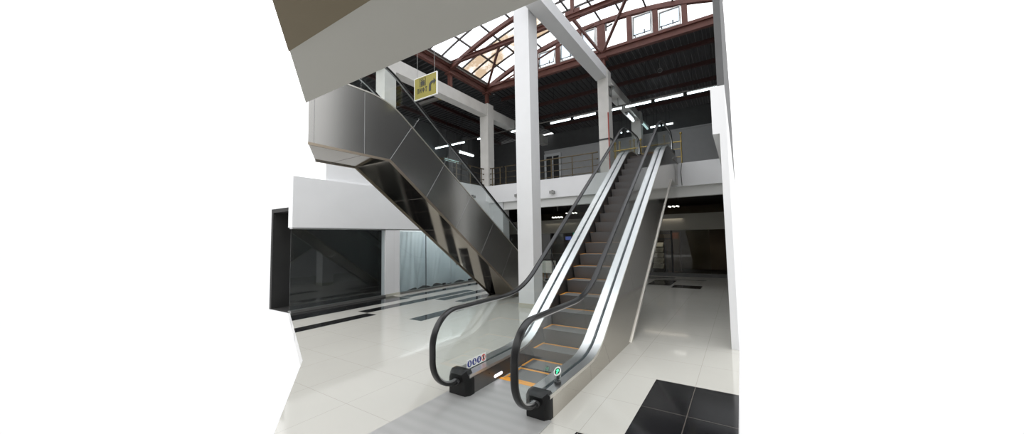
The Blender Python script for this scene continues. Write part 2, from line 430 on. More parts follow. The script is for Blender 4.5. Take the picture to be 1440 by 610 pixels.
# ------------------------------------------------------------------ far upper floor (slab, fascia, lintel) and left gallery
bm = B(-9.75, 1.2, 12.75, 21, 3.42, H)
struct('slab', bm, M['white'], 'white fascia and slab of the far upper floor', 'floor slab')
bm = B(-17, -9.75, 5.0, 21, 3.5, H)
struct('slab', bm, M['white'], 'white fascia and slab of the left gallery', 'floor slab')
bm = B(-9.6, 1.2, 12.87, 13.1, 3.08, 3.42)
struct('lintel', bm, M['lintel'], 'pale lintel under the far upper floor', 'lintel')
bm = B(-9.62, -8.83, 12.80, 13.3, 0, 3.42)
struct('pier', bm, M['pier'], 'grey white pier under the corner of the galleries', 'pier')
# left wall over the shopfront
bm = B(-9.80, -9.58, 4.4, 13.0, 2.17, 3.5)
struct('wall_left', bm, M['white'], 'white wall panel over the glazed shopfront on the left', 'wall', trim=False)
bm = B(-9.80, -9.58, 12.15, 12.8, 0, 2.17)
struct('wall_side', bm, M['white'], 'white wall at the end of the shopfront', 'wall')
bm = B(-9.72, -9.575, 4.4, 12.15, 2.13, 2.17)
struct('trim_2', bm, M['frame'], 'thin metal rail along the top of the shopfront', 'trim', trim=False)
bm = B(-9.72, -9.56, 4.4, 12.15, 0, 0.055)
struct('trim_3', bm, M['grey_metal'], 'grey metal sill rail at the foot of the shopfront', 'trim', trim=False)
# shopfront pillar
bm = B(-9.80, -9.57, 7.22, 7.76, 0.0, 2.13)
pz = struct('pillar', bm, M['white'], 'white pillar between the dark and the curtained shop windows', 'pillar')
obj('groove', B(-9.575, -9.568, 7.53, 7.535, 0.1, 2.13), M['lintel'], pz)
obj('skirting', B(-9.58, -9.555, 7.21, 7.77, 0.0, 0.08), M['skirting'], pz)
# shop glazing
panes = [(4.4, 7.22), (7.76, 9.0), (9.0, 9.86), (11.5, 12.15)]
labs = ['dark shop window at the far left edge', 'shop window with pale dust sheets beside the white pillar',
        'second shop window with dust sheets, left of the glass doors', 'last shop window beyond the glass doors']
for i, ((a, b), lb) in enumerate(zip(panes, labs)):
    w = tag(obj('window_%d' % (i + 1), B(-9.66, -9.645, a + 0.004, b - 0.004, 0.055, 2.13), M['shop_glass']), lb, 'window', kind='structure')
for i, (a, b, lb) in enumerate([(9.86, 10.68, 'left glass shop door with a bar handle'), (10.68, 11.5, 'right glass shop door with a bar handle')]):
    d = tag(obj('door_%d' % (i + 1), B(-9.66, -9.645, a + 0.006, b - 0.006, 0.06, 2.12), M['shop_glass']), lb, 'door', kind='structure')
    hy = b - 0.09 if i == 0 else a + 0.09
    bm = bars([((-9.60, hy, 0.75), (-9.60, hy, 1.25)), ((-9.645, hy, 0.82), (-9.60, hy, 0.82)), ((-9.645, hy, 1.18), (-9.60, hy, 1.18))], 0.014)
    obj('handle', bm, M['rod'], d)
    obj('patch_fitting', B(-9.675, -9.63, (a if i == 0 else b - 0.14) + 0.006, (a + 0.14 if i == 0 else b) - 0.006, 0.06, 0.13), M['rod'], d)
bm = B(-9.668, -9.638, 8.994, 9.006, 0.055, 2.13); struct('trim_4', bm, M['rod'], 'dark joint between the two sheeted shop windows', 'trim')
# dust sheets behind the glazing
def sheet(y0, y1, seed, label):
    rnd = random.Random(seed); bm = bmesh.new(); ny, nz = 70, 40; g = {}
    ph = [rnd.uniform(0, 6.28) for _ in range(6)]
    for i in range(ny + 1):
        u = i / ny; y = y0 + (y1 - y0) * u
        for k in range(nz + 1):
            w = k / nz; sag = (1 - w) ** 1.6
            fold = 0.03 * math.sin(u * 11 + ph[0] + 4.5 * w) * (0.25 + sag) + 0.012 * math.sin(u * 37 + ph[1] - 6 * w) * math.sin(u * 5 + ph[5]) + 0.045 * sag * math.sin(u * 7 + ph[2] - 3 * w)
            z = 0.06 + 2.04 * w + sag * 0.05 * math.sin(u * 12 + ph[3])
            g[i, k] = bm.verts.new(((-9.99 if seed == 2 else -9.82) + fold, y + sag * 0.10 * math.sin(u * 9 + ph[4]), max(z, 0.03)))
    for i in range(ny):
        for k in range(nz): bm.faces.new((g[i, k], g[i + 1, k], g[i + 1, k + 1], g[i, k + 1]))
    bmesh.ops.solidify(bm, geom=bm.faces[:], thickness=0.004)
    return tag(obj('dust_sheet', bm, M['curtain'], smooth=True), label, 'dust sheet', 'dust sheets behind the shopfront')
sheet(7.83, 9.08, 1, 'pale dust sheet hanging in the window beside the white pillar')
sheet(8.98, 10.6, 2, 'pale dust sheet hanging behind the glass left of the doors')
sheet(10.5, 12.0, 3, 'pale dust sheet hanging behind the right shop door')
bm = B(-10.75, -10.65, 4.4, 13, 0, 2.7); struct('wall_shop', bm, M['shop_dark'], 'dark wall inside the left shop', 'wall', trim=False)
bm = B(-10.65, -9.8, 4.4, 13, 2.6, 2.7); struct('ceiling_shop', bm, M['shop_dark'], 'dark ceiling inside the left shop', 'ceiling', trim=False)
bm = B(-10.65, -9.85, 7.70, 7.76, 0.02, 2.6); struct('wall_divider', bm, M['shop_dark'], 'dark partition inside the left shop behind the pillar', 'wall', trim=False)
bm = B(-10.65, -9.68, 4.4, 12.8, 0.001, 0.02); struct('floor_shop', bm, M['shop_dark'], 'dark floor inside the left shop', 'floor', trim=False)
struct('wall_sheet_bounce', B(-10.65, -10.6, 7.76, 12.8, 0.02, 2.6), M['white'], 'added white wall bouncing light onto the back of the dust sheets', 'wall', trim=False)  # added reflector, throws the fill light onto the sheets
la = bpy.data.lights.new('sheet_fill_light', 'AREA'); la.shape = 'RECTANGLE'; la.size = 0.3; la.size_y = 4.2; la.energy = 34  # added fill, brightens the dust sheets from behind
lo = bpy.data.objects.new('sheet_fill_light', la); lo.location = (-10.36, 10.1, 2.57); COL.objects.link(lo)
# upper gallery walls
bm = B(-17, -14.9, 9, 21, H, 8.0)
bm2 = bmesh.new(); box(bm2, -17, -15.0, 8, 21, H, 8.6)
bm.free()
struct('wall_gallery', bm2, M['dark_wall'], 'dim grey wall at the back of the left gallery', 'wall')
bm = B(-15, 1.2, 20.4, 20.7, H, 8.6); struct('wall_back', bm, M['dark_wall'], 'dim grey wall at the back of the far upper floor', 'wall')
bm = B(-9.9, 1.2, 19.0, 19.12, H, 7.05); box(bm, -9.9, 1.2, 18.96, 19.16, 7.05, 7.13)
struct('wall_partition', bm, M['part_wall'], 'grey partition across the back of the far upper floor', 'wall')
d = tag(obj('door_3', B(-9.75, -8.9, 18.95, 19.0, H, 6.75), M['black']), 'dark door opening with a pale frame at the back of the far upper floor', 'door', kind='structure')
bm = B(-9.88, -9.75, 18.9, 19.0, H, 6.9); box(bm, -8.9, -8.77, 18.9, 19.0, H, 6.9); box(bm, -9.75, -8.9, 18.9, 19.0, 6.75, 6.9); box(bm, -9.36, -9.29, 18.93, 19.0, H, 6.75)
obj('door_frame', bm, M['pier'], d)
for k, (a, b) in enumerate([(10.2, 11.6), (13.2, 14.6), (16.2, 17.4)]):
    d = tag(obj('door_%d' % (k + 4), B(-15.0, -14.96, a, b, H, 6.6), M['black']), ['near', 'middle', 'far'][k] + ' dark doorway in the back wall of the left gallery', 'door', kind='structure')
    bm = B(-15, -14.93, a - 0.09, a, H, 6.68); box(bm, -15, -14.93, b, b + 0.09, H, 6.68); box(bm, -15, -14.93, a, b, 6.6, 6.68)
    obj('door_frame', bm, M['dark_wall'], d)

# ------------------------------------------------------------------ far ground floor room
bm = B(-11.6, 1.2, 13.1, 20.8, 3.36, 3.42); struct('ceiling_far', bm, M['shop_dark'], 'dark ceiling of the far ground floor', 'ceiling')
bm = B(-11.6, 1.2, 17.0, 17.2, 2.03, 2.75); struct('bulkhead', bm, M['bulkhead'], 'beige bulkhead band over the far shop glazing', 'bulkhead')
bm = B(-11.6, 1.2, 16.9, 17.25, 0, 0.14); struct('baseboard_back', bm, M['dark_wall'], 'grey plinth under the far shop glazing', 'plinth')
bm = B(-11.6, 1.2, 20.6, 20.8, 0, 3.4); struct('wall_far', bm, M['shop_brown'], 'dark brown wall inside the far shop', 'wall')
bm = B(-11.8, -11.6, 13, 20.8, 0, 3.4); struct('wall_corner', bm, M['shop_dark'], 'dark side wall of the far ground floor', 'wall')
bm = B(-11.6, 1.2, 17.2, 20.6, 0.001, 0.02); struct('floor_far', bm, M['shop_dark'], 'dark floor inside the far shop', 'floor')
for i, x in enumerate([-11.6, -10.1, -8.6, -7.1, -5.6, -4.1, -2.6]):
    o = tag(obj('window_%d' % (i + 5), B(x + 0.02, x + 1.48, 17.09, 17.105, 0.14, 2.03), M['dark_glass'], trim=True),
            ['outermost dim', 'dim', 'dim blue-lit', 'dim', 'dim', 'brown-lit', 'last brown-lit'][i] + ' glazing panel %s under the beige bulkhead' %
            ['beside the corner', 'left of the tall column', 'around the blue screen', 'near the green exit sign', 'behind the escalator steps', 'before the tilted display rack', 'at the right edge'][i],
            'window', kind='structure')
    obj('mullion', B(x - 0.03, x + 0.03, 17.05, 17.13, 0.14, 2.03), M['black'], o, trim=True)
# hanging pendants: rows of small lit bars
def pendant(x, y, z, n, label):
    t = thing('pendant_lamp', label, 'pendant lamp', (x, y, z), 'pendant lamps in the far ground floor')
    L = n * 0.155
    obj('lamp_bar', B(x - L / 2, x + L / 2, y - 0.02, y + 0.02, z + 0.05, z + 0.075), M['black'], t)
    for xx in (x - L / 3, x + L / 3): obj('suspension', bars([((xx, y, z + 0.07), (xx, y, 3.37))], 0.006, 6), M['black'], t)
    for k in range(n):
        xx = x - L / 2 + 0.155 * (k + 0.5); bm = bmesh.new(); bar(bm, (xx - 0.055, y, z + 0.035), (xx + 0.055, y, z), 0.028, 8); obj('lamp_head', bm, M['pend'], t)
pendant(-7.70, 16.0, 2.80, 4, 'lit pendant of four heads just right of the tall column')
pendant(-6.93, 16.0, 2.97, 4, 'lit pendant of four heads behind the left handrail')
pendant(-2.3, 16.0, 3.0, 3, 'lit pendant under the slab at the right edge')
t = tag(obj('ceiling_duct', B(-8.75, -8.1, 14.4, 14.9, 2.98, 3.3), M['pier']), 'pale box hanging under the dark ceiling beside the tall column', 'duct')
tag(obj('ceiling_strut', bars([((-8.8, 15.5, 3.34), (-4.5, 14.4, 3.3)), ((-7.2, 15.0, 3.05), (-7.2, 15.0, 3.36))], 0.03, 6), M['housing']), 'thin grey pipe under the dark far ceiling', 'pipe')
t = thing('wall_screen', 'small blue lit screen in the far shop behind the escalator', 'screen', (-7.55, 17.0, 1.7))
obj('casing', B(-7.75, -7.37, 16.98, 17.05, 1.64, 1.87), M['black'], t); obj('screen', B(-7.72, -7.40, 16.965, 16.98, 1.67, 1.84), M['screen'], t)
t = thing('exit_sign', 'small green lit sign beside the blue screen', 'sign', (-7.2, 17, 1.95))
obj('casing', B(-7.30, -7.08, 16.96, 17.03, 1.93, 2.05), M['black'], t); obj('face', B(-7.28, -7.10, 16.95, 16.96, 1.945, 2.035), M['exit'], t)
# small cabinet on wooden legs
t = thing('side_cabinet', 'small white cabinet on wooden legs right of the tall column', 'cabinet', (-6.95, 13.4, 0))
obj('body', B(-7.2, -6.72, 13.3, 13.7, 0.30, 0.80), M['pale_panel'], t, bevel=0.01)
obj('drawer', B(-7.18, -6.74, 13.285, 13.3, 0.57, 0.77), M['pale_panel'], t); obj('drawer', B(-7.18, -6.74, 13.285, 13.3, 0.33, 0.53), M['pale_panel'], t)
for dx, dy in ((-7.15, 13.34), (-6.77, 13.34), (-7.15, 13.66), (-6.77, 13.66)):
    obj('leg', bars([((dx, dy, 0), (dx, dy, 0.31))], 0.025), M['wood'], t)
# slanted display rack and things in the shop at right
t = thing('display_rack', 'dark rack of five slanted pale panels at the right edge', 'display rack', (-3.2, 17.6, 0))
for k in range(5):
    z = 0.28 + 0.25 * k
    bm = prism([(17.45, z), (17.45, z + 0.02), (17.75, z + 0.20), (17.75, z + 0.18)], -3.52 + 0.03 * k, -3.06 + 0.0 * k, 0); obj('slanted_panel', bm, M['pale_panel'], t)
for x in (-3.56, -3.02): obj('upright', B(x - 0.02, x + 0.02, 17.72, 17.78, 0.02, 1.6), M['black'], t)
t = thing('framed_board', 'dark wooden framed board above the slanted rack', 'board', (-3.1, 18, 1.6))
bm = B(-3.40, -2.72, 17.96, 18.0, 1.62, 1.68); box(bm, -3.40, -2.72, 17.96, 18.0, 1.88, 1.94); box(bm, -3.40, -3.34, 17.96, 18.0, 1.68, 1.88); box(bm, -2.78, -2.72, 17.96, 18, 1.68, 1.88)
obj('frame', bm, M['black'], t); obj('panel', B(-3.34, -2.78, 17.97, 17.99, 1.68, 1.88), M['shop_brown'], t)
obj('hanger', bars([((-3.2, 17.98, 1.94), (-3.2, 17.98, 2.7)), ((-2.9, 17.98, 1.94), (-2.9, 17.98, 2.7))], 0.008, 6), M['black'], t)
t = thing('wardrobe_panel', 'brown wooden cupboard with an orange top beside the slanted rack', 'cupboard', (-2.6, 18.2, 0))
obj('body', B(-3.0, -2.45, 18.3, 18.8, 0.02, 1.95), M['wood'], t); obj('door', B(-2.98, -2.73, 18.27, 18.3, 0.1, 1.6), M['shop_brown'], t); obj('door', B(-2.71, -2.47, 18.27, 18.3, 0.1, 1.6), M['shop_brown'], t)
obj('top_panel', B(-2.9, -2.5, 18.26, 18.3, 1.65, 1.93), M['orange_wood'], t)

# added fill lights hidden behind the bulkhead, brightening the far shop
for i, (x, e) in enumerate([(-3.0, 16), (-8.0, 7)]):
    la = bpy.data.lights.new('far_shop_fill', 'AREA'); la.energy = e; la.size = 1.8; la.color = (1, 0.9, 0.75)
    lo = bpy.data.objects.new('far_shop_fill', la); lo.location = (x, 17.75, 2.55); COL.objects.link(lo)

# ------------------------------------------------------------------ spotlights on the far fascia
def spot(x, y, label, d=(0, -1)):
    t = thing('spotlight', label, 'spotlight', (x, y, 3.63), 'small spotlights on the gallery fascias')
    dx, dy = d
    def bb(u0, u1, a0, a1, z0, z1):   # u along the wall, a out from the wall
        if dy: return B(x + u0, x + u1, y - a1, y - a0, z0, z1)
        return B(x + a0, x + a1, y + u0, y + u1, z0, z1)
    obj('bracket', bb(-0.015, 0.015, 0.0, 0.10, 3.70, 3.72), M['rod'], t)
    obj('lamp_body', bb(-0.10, 0.10, 0.05, 0.15, 3.58, 3.69), M['grey_metal'], t, bevel=0.012)
    obj('lens', bb(-0.08, 0.08, 0.06, 0.14, 3.57, 3.582), M['sign_white'], t)
spot(-6.30, 12.75, 'small spotlight on the white fascia right of the tall column')
spot(-7.98, 12.75, 'small spotlight on the white fascia left of the tall column')
spot(-9.75, 11.75, 'small spotlight on the left gallery fascia by the glass balustrade', (1, 0))

# ------------------------------------------------------------------ added strip on the right: blocks side light, gives the steel something to reflect
RX = -0.30
struct('slab', B(RX, -0.1, 6.5, 21, 3.42, H), M['white'], 'added white fascia on the right, reflected in the steel', 'floor slab', trim=False)
struct('wall_added_lower', B(RX + 0.1, -0.1, 6.5, 21, 0, 3.42), M['white'], 'added white wall on the right, bouncing light onto the floor', 'wall', trim=False)
struct('wall_added_upper', B(RX + 0.1, -0.1, 6.5, 21, H, 8.9), M['dark_wall'], 'added dim wall on the right, blocking side light', 'wall', trim=False)

# ------------------------------------------------------------------ roof
def corrugated(along, a0, a1, b0, b1, zf, pitch=0.24, amp=0.035):
    """trapezoid sheet; ribs run along y ('y') or x ('x')"""
    prof = []; a = a0
    while a < a1:
        prof += [(a, 0), (a + pitch * 0.4, 0), (a + pitch * 0.5, amp), (a + pitch * 0.9, amp)]; a += pitch
    bm = bmesh.new(); R = []
    for b in (b0, b1):
        row = []
        for p, h in prof:
            x, y = (p, b) if along == 'y' else (b, p)
            row.append(bm.verts.new((x, y, zf(x, y) + h)))
        R.append(row)
    for i in range(len(prof) - 1): bm.faces.new((R[0][i], R[0][i + 1], R[1][i + 1], R[1][i]))
    bmesh.ops.solidify(bm, geom=bm.faces[:], thickness=0.01)
    return bm
zb = lambda x, y: 8.98 - 0.055 * (y - 13.1)
zl = lambda x, y: 8.98 + 0.055 * (x + 9.9)
struct('roof', corrugated('y', -9.9, 1.2, 13.2, 21.0, zb), M['roof'], 'shade-darkened corrugated roof behind the clerestory windows', 'roof')
struct('roof', corrugated('x', 2.5, 21.0, -17.5, -9.95, zl), M['roof'], 'shade-darkened corrugated roof over the left gallery', 'roof')
def ibeam_x(y, z, x0, x1, h=0.16, w=0.10):
    bm = B(x0, x1, y - w / 2, y + w / 2, z, z + 0.02); box(bm, x0, x1, y - 0.012, y + 0.012, z + 0.02, z + h - 0.02); box(bm, x0, x1, y - w / 2, y + w / 2, z + h - 0.02, z + h); return bm
def ibeam_y(x, z, y0, y1, h=0.16, w=0.10):
    bm = B(x - w / 2, x + w / 2, y0, y1, z, z + 0.02); box(bm, x - 0.012, x + 0.012, y0, y1, z + 0.02, z + h - 0.02); box(bm, x - w / 2, x + w / 2, y0, y1, z + h - 0.02, z + h); return bm
for k, y in enumerate([14.25, 15.8, 17.35, 18.9]):
    struct('purlin', ibeam_x(y, zb(0, y) - 0.18, -9.8, 1.2), M['purlin'], ['first', 'second', 'third', 'fourth'][k] + ' red-brown roof purlin behind the clerestory windows', 'purlin')
for k, x in enumerate([-11.2, -12.7, -14.2]):
    struct('purlin', ibeam_y(x, zl(x, 0) - 0.18, 3, 20.5), M['purlin'], ['first', 'second', 'third'][k] + ' red-brown roof purlin over the left gallery', 'purlin')
# edge beams of the roof light
bm = ibeam_x(13.1, 8.76, -9.9, 1.2, 0.26, 0.16); box(bm, -9.9, 1.2, 13.02, 13.2, 9.02, 9.10)
struct('roof_beam', bm, M['rust'], 'red-brown beam under the clerestory windows', 'beam')
bm = ibeam_y(-9.9, 8.76, 2.0, 13.1, 0.26, 0.16); box(bm, -9.98, -9.82, 2.0, 13.1, 9.02, 9.12)
struct('roof_beam', bm, M['rust'], 'red-brown beam along the left edge of the roof light', 'beam')
bm = B(-9.86, -9.74, 2.0, 13.1, 9.12, 9.18)
struct('trim_5', bm, M['old_white'], 'pale flashing along the left edge of the roof light', 'flashing')
for x, y, lb in [(-9.86, 13.1, 'short red-brown post over the gallery corner column'), (-4.15, 13.1, 'short red-brown post over the column with red conduit'), (-9.9, 10.6, 'short red-brown post over the white beam behind the sign')]:
    zt = 8.02 if x < -9 else 8.2
    o = struct('post', B(x - 0.07, x + 0.07, y - 0.07, y + 0.07, zt, 8.78), M['rust'], lb, 'post')
    obj('cap_plate', B(x - 0.16, x + 0.16, y - 0.16, y + 0.16, 8.70, 8.76), M['rust'], o)
# vault geometry: circle through the springings and the crown
XC, RV = -4.2, 13.7
ZC = 10.32 - RV
def zarc(x, off=0.0): return ZC + math.sqrt((RV + off) ** 2 - (x - XC) ** 2)
def arc_pts(x0, x1, off=0.0, n=40): return [(x0 + (x1 - x0) * i / n, zarc(x0 + (x1 - x0) * i / n, off)) for i in range(n + 1)]
def arc_bar(y0, y1, off0, off1, x0=-9.75, x1=1.35, n=40):
    a = arc_pts(x0, x1, off0, n); b = arc_pts(x0, x1, off1, n); return prism(a + b[::-1], y0, y1, 1)
vl = thing('roof_light', 'barrel-vaulted glass roof light with tan dirt on some panes', 'roof light', (XC, 8, 9.1), kind='structure')
ybays = [3.0, 4.2, 5.5, 6.75, 8.0, 9.3, 10.6, 11.2, 11.8, 12.45, 13.05]
bm = arc_bar(2.9, 13.1, 0.06, 0.075); obj('glazing', bm, M['vault'], vl, smooth=True, trim=True)
for y in [4.2, 5.5, 6.75, 9.3, 9.95, 11.2, 11.82, 12.45]:
    obj('glazing_bar', arc_bar(y - 0.022, y + 0.022, 0.0, 0.06), M['bar'], vl, trim=True)
for x in [-9.7, -8.75, -7.8, -6.85, -5.9, -5.0, -4.2, -3.4, -2.5, -1.6, -0.7]:
    z = zarc(x); obj('long_bar', B(x - 0.025, x + 0.025, 2.9, 13.1, z - 0.055, z + 0.005), M['bar'], vl, trim=True)
# steel trusses under the vault
def truss(y, label, posts=True):
    t = thing('roof_truss', label, 'roof truss', (XC, y, 9.0), kind='structure')
    obj('top_chord', arc_bar(y - 0.07, y + 0.07, -0.20, -0.055, -9.8), M['rust'], t, trim=True)
    obj('bottom_chord', ibeam_x(y, 9.10, -9.9, 1.3, 0.15, 0.14), M['rust'], t, trim=True)
    for x in (-4.35,):
        obj('strut', B(x - 0.055, x + 0.055, y - 0.05, y + 0.05, 9.25, zarc(x, -0.19)), M['rust'], t, trim=True)
    for x in (-4.35,): obj('node_plate', B(x - 0.26, x + 0.26, y - 0.02, y + 0.02, 9.02, 9.40), M['rust'], t)
    return t
truss(10.6, 'red-brown steel truss crossing the roof light in front of the clerestory')
truss(7.9, 'red-brown steel truss near the top edge of the picture over the tall column')
# horizontal braces between truss and gable
for p, q, lb in [((-9.75, 13.0, 8.98), (-7.42, 10.68, 9.16), 'slanting brown brace from the gallery corner to the roof truss'),
                 ((-4.1, 12.95, 8.92), (-2.05, 9.9, 9.3), 'slanting brown brace rising right from the column with red conduit'),
                 ((-4.2, 12.95, 8.92), (-4.45, 10.6, 9.25), 'brown brace from the roof truss node down to the clerestory beam'),
                 ((-8.9, 13.0, 9.02), (-4.2, 12.3, 9.75), 'thin brown brace crossing behind the white beam')]:
    tag(obj('brace', bars([(p, q)], 0.06 if 'thin' not in lb else 0.035, 4), M['rust']), lb, 'brace', kind='structure')
# clerestory (arched gable) with window frames
g = thing('clerestory', 'arched brown frame of windows at the end of the roof light', 'window frame', (XC, 13.1, 9.1), kind='structure')
obj('arch', arc_bar(13.03, 13.17, -0.20, -0.03, -9.8), M['rust'], g, trim=True)
ms = [-9.2, -8.2, -7.1, -6.07, -5.1, -4.2, -3.12, -2.2, -1.25, -0.3]
for x in ms:
    w = 0.16 if abs(x + 4.2) < 0.01 else 0.09
    obj('mullion', B(x - w, x + w, 13.05, 13.15, 9.10, zarc(x, -0.1)), M['rust'], g, trim=True)
wn = 12
wl = {(-7.1, -6.07): 'small clerestory window just right of the tall column', (-6.07, -5.1): 'small clerestory window under the white beam',
      (-5.1, -4.2): 'clerestory window left of the vertical post over the conduit column', (-3.12, -2.2): 'tilted white clerestory window with stay bars near the right edge',
      (-2.2, -1.25): 'clerestory window at the right edge of the roof light', (-8.2, -7.1): 'low clerestory window behind the tall column'}
for (a, b), lb in wl.items():
    a += 0.11 if a != -4.2 else 0.2; b -= 0.11 if b != -4.2 else 0.2
    zt = min(zarc(a, -0.24), zarc(b, -0.24)); z0 = 9.16
    t = thing('window_%d' % wn, lb, 'window', ((a + b) / 2, 13.1, z0), kind='structure'); wn += 1
    bm = B(a, b, 13.06, 13.14, z0 - 0.05, z0); box(bm, a, a + 0.04, 13.06, 13.14, z0, zt); box(bm, b - 0.04, b, 13.06, 13.14, z0, zt); box(bm, a, b, 13.06, 13.14, zt, zt + 0.03)
    obj('frame', bm, M['sign_white'], t)
    tilt = 0.13
    bm = prism([(13.11 - tilt, z0 + 0.02), (13.13 - tilt, z0 + 0.02), (13.13, zt - 0.02), (13.11, zt - 0.02)], a + 0.05, b - 0.05, 0); obj('pane', bm, M['window'], t)
    bm = bmesh.new()
    for x in (a + 0.05, b - 0.05): bar(bm, (x, 13.11 - tilt, z0 + 0.02), (x, 13.11, zt - 0.02), 0.014, 4)
    bar(bm, (a + 0.05, 13.1 - tilt, z0 + 0.03), (b - 0.05, 13.1 - tilt, z0 + 0.03), 0.016, 4)
    obj('sash', bm, M['rod'], t)
    obj('stay', bars([((a + 0.1, 13.1 - tilt, z0 + 0.05), (a + 0.1, 13.1, z0)), ((b - 0.25, 13.1 - tilt, z0 + 0.14), (b - 0.25, 13.1 - tilt, z0))], 0.02, 6), M['rod'], t)
t = tag(obj('gate_valve', bars([((-3.95, 12.95, 10.0), (-3.95, 12.95, 9.72)), ((-3.95, 12.95, 9.86), (-3.7, 12.95, 9.92))], 0.03, 6), M['rod']), 'dark window winder on the post over the conduit column', 'winder')

# ------------------------------------------------------------------ fluorescent lamps on the upper floor
def lamp(x0, y, z, L, dim=False, along='x', label='', rod=True):
    ax = Vector((1, 0, 0)) if along == 'x' else Vector((0, 1, 0)); p0 = Vector((x0, y, z)); p1 = p0 + ax * L
    t = thing('ceiling_lamp', label, 'lamp', (p0 + p1) / 2, 'fluorescent lamps of the upper floor')
    r = 0.035 if along == 'x' else 0.05; w = 0.05 if along == 'x' else 0.09
    if along == 'x': obj('housing', B(x0, x0 + L, y - w, y + w, z + 0.05, z + 0.09), M['housing'], t)
    else: obj('housing', B(x0 - w, x0 + w, y, y + L, z + 0.055, z + 0.10), M['housing'], t)
    obj('tube', bars([(p0 + ax * 0.03, p1 - ax * 0.03)], r, 10), M['tube_dim'] if dim else M['tube'], t)
    for q in (p0, p1 - ax * 0.03): obj('end_cap', bars([(q, q + ax * 0.03)], r * 1.08, 8), M['housing'], t)
    if rod:
        for q in (p0 + ax * 0.2, p1 - ax * 0.2):
            q = q + Vector((0, 0.035 if along == 'x' else 0, 0)); zr = (zl(q.x, q.y) if q.x < -9.9 else zb(q.x, q.y)) + 0.01
            if -4.44 < q.x < -3.99 and q.y < 18.8: zr = 7.70
            obj('suspension_rod', bars([(q + Vector((0, 0, 0.08)), Vector((q.x, q.y, zr)))], 0.008, 6), M['black'], t)
    return t
row = [(-14.95, 'lit tube at the left end of the long lamp row, seen through the balustrade glass'), (-13.70, 'lit tube right of the descending glass balustrade'),
       (-11.75, 'lit tube just left of the gallery corner column'), (-9.55, 'lit tube just left of the tall white column'),
       (-7.32, 'lit tube just right of the tall white column'), (-6.13, 'second lit tube right of the tall white column'),
       (-4.98, 'lit tube partly behind the column with red conduit'), (-3.81, 'lit tube crossing in front of the far white beam'), (-2.64, 'lit tube at the right edge, nearest of the long row'), (-1.47, 'lit tube continuing the long row past the right edge')]
for x, lb in row: lamp(x, 14.7, 7.22, 1.08, label=lb)
tag(obj('lamp_rail', B(-15, -1.4, 14.68, 14.72, 7.312, 7.35), M['housing'], trim=True), 'dark rail carrying the long row of tubes', 'lamp rail')
for x, lb in [(-3.78, 'small lit tube in the back row beside the right handrail'), (-3.17, 'lit tube of the back row at the right edge'), (-5.46, 'tiny lit tube inside the left handrail loop'), (-5.02, 'second tiny lit tube inside the left handrail loop')]:
    lamp(x, 19.5, 7.6, 0.56 if x > -4 else 0.24, label=lb)
lamp(-4.22, 16.6, 7.58, 1.2, along='y', label='lit lamp fixed under the far white beam', rod=False)
lamp(-3.72, 17.4, 7.28, 1.2, dim=True, along='y', label='dim lamp hanging right of the distant column')
lamp(-12.0, 13.45, 6.33, 1.2, along='y', label='lit lamp hanging low over the left gallery')
lamp(-13.2, 13.6, 6.15, 1.2, dim=True, along='y', label='dim lamp behind the left gallery railing')
lamp(-12.2, 15.6, 6.42, 1.2, dim=True, along='y', label='dim lamp beside the gallery corner column')
# unlit strip lamp under the sign
t = thing('ceiling_strip_lamp', 'unlit dusty strip lamp seen just under the yellow sign', 'lamp', (-10.7, 10.2, 7.58))
obj('housing', B(-11.4, -10.14, 10.14, 10.28, 7.58, 7.69), M['housing'], t); obj('end_cap', B(-10.14, -10.09, 10.13, 10.29, 7.57, 7.70), M['yel_sign'], t)
for x in (-11.1, -10.35): obj('suspension_rod', bars([((x, 10.2, 7.69), (x, 10.2, 8.92))], 0.01, 6), M['black'], t)
# ring hook under the roof
t = thing('ceiling_hook', 'pale ring hook hanging under the corrugated roof', 'hook', (-2.4, 14.9, 8.3))
bm = bmesh.new()
for i in range(12):
    a, b = 2 * PI * i / 12, 2 * PI * (i + 1) / 12
    bar(bm, (-2.36 + 0.085 * math.cos(a), 14.6, 8.36 + 0.085 * math.sin(a)), (-2.36 + 0.085 * math.cos(b), 14.6, 8.36 + 0.085 * math.sin(b)), 0.014, 6)
obj('ring', bm, M['grey_metal'], t); obj('shank', bars([((-2.36, 14.6, 8.44), (-2.36, 14.6, 8.9))], 0.012, 6), M['grey_metal'], t)

# ------------------------------------------------------------------ railings of the upper floor
def railing(label, p0, p1, posts, m, finial=False, rails=(0.83, 0.58, 0.33, 0.08), bal_end=True, top_r=0.025):
    p0 = Vector(p0); p1 = Vector(p1)
    t = thing('railing', label, 'railing', p0)
    for k, h in enumerate(rails):
        obj('rail', bars([(p0 + Vector((0, 0, h)), p1 + Vector((0, 0, h)))], top_r if k == 0 else 0.013), m, t)
    for f in posts:
        q = p0.lerp(p1, f); hh = rails[0] + (0.26 if finial else 0)
        po = obj('post', bars([(q, q + Vector((0, 0, hh)))], 0.024), m, t)
        obj('base_flange', bars([(q, q + Vector((0, 0, 0.02)))], 0.05), m, po)
        if finial: obj('finial', ball(bmesh.new(), q + Vector((0, 0, hh + 0.035)), 0.05), m, po)
    if bal_end:
        d = (p1 - p0).normalized()
        for h in rails: obj('end_cap', ball(bmesh.new(), p1 - d * 0.0 + Vector((0, 0, h)), 0.035), m, t)
    return t
railing('dull brass railing between the tall column and the column with red conduit', (-8.75, 12.86, H), (-4.44, 12.86, H), (0.02, 0.33, 0.545, 0.76, 0.955), M['dull_brass'])
railing('dull railing between the gallery corner column and the tall column', (-8.85, 12.86, H), (-9.52, 12.86, H), (0.2, 0.85), M['dull_brass'])
railing('dull railing along the edge of the left gallery', (-9.83, 8.0, H), (-9.83, 12.72, H), (0.04, 0.23, 0.42, 0.61, 0.80, 0.97), M['dull_brass'])
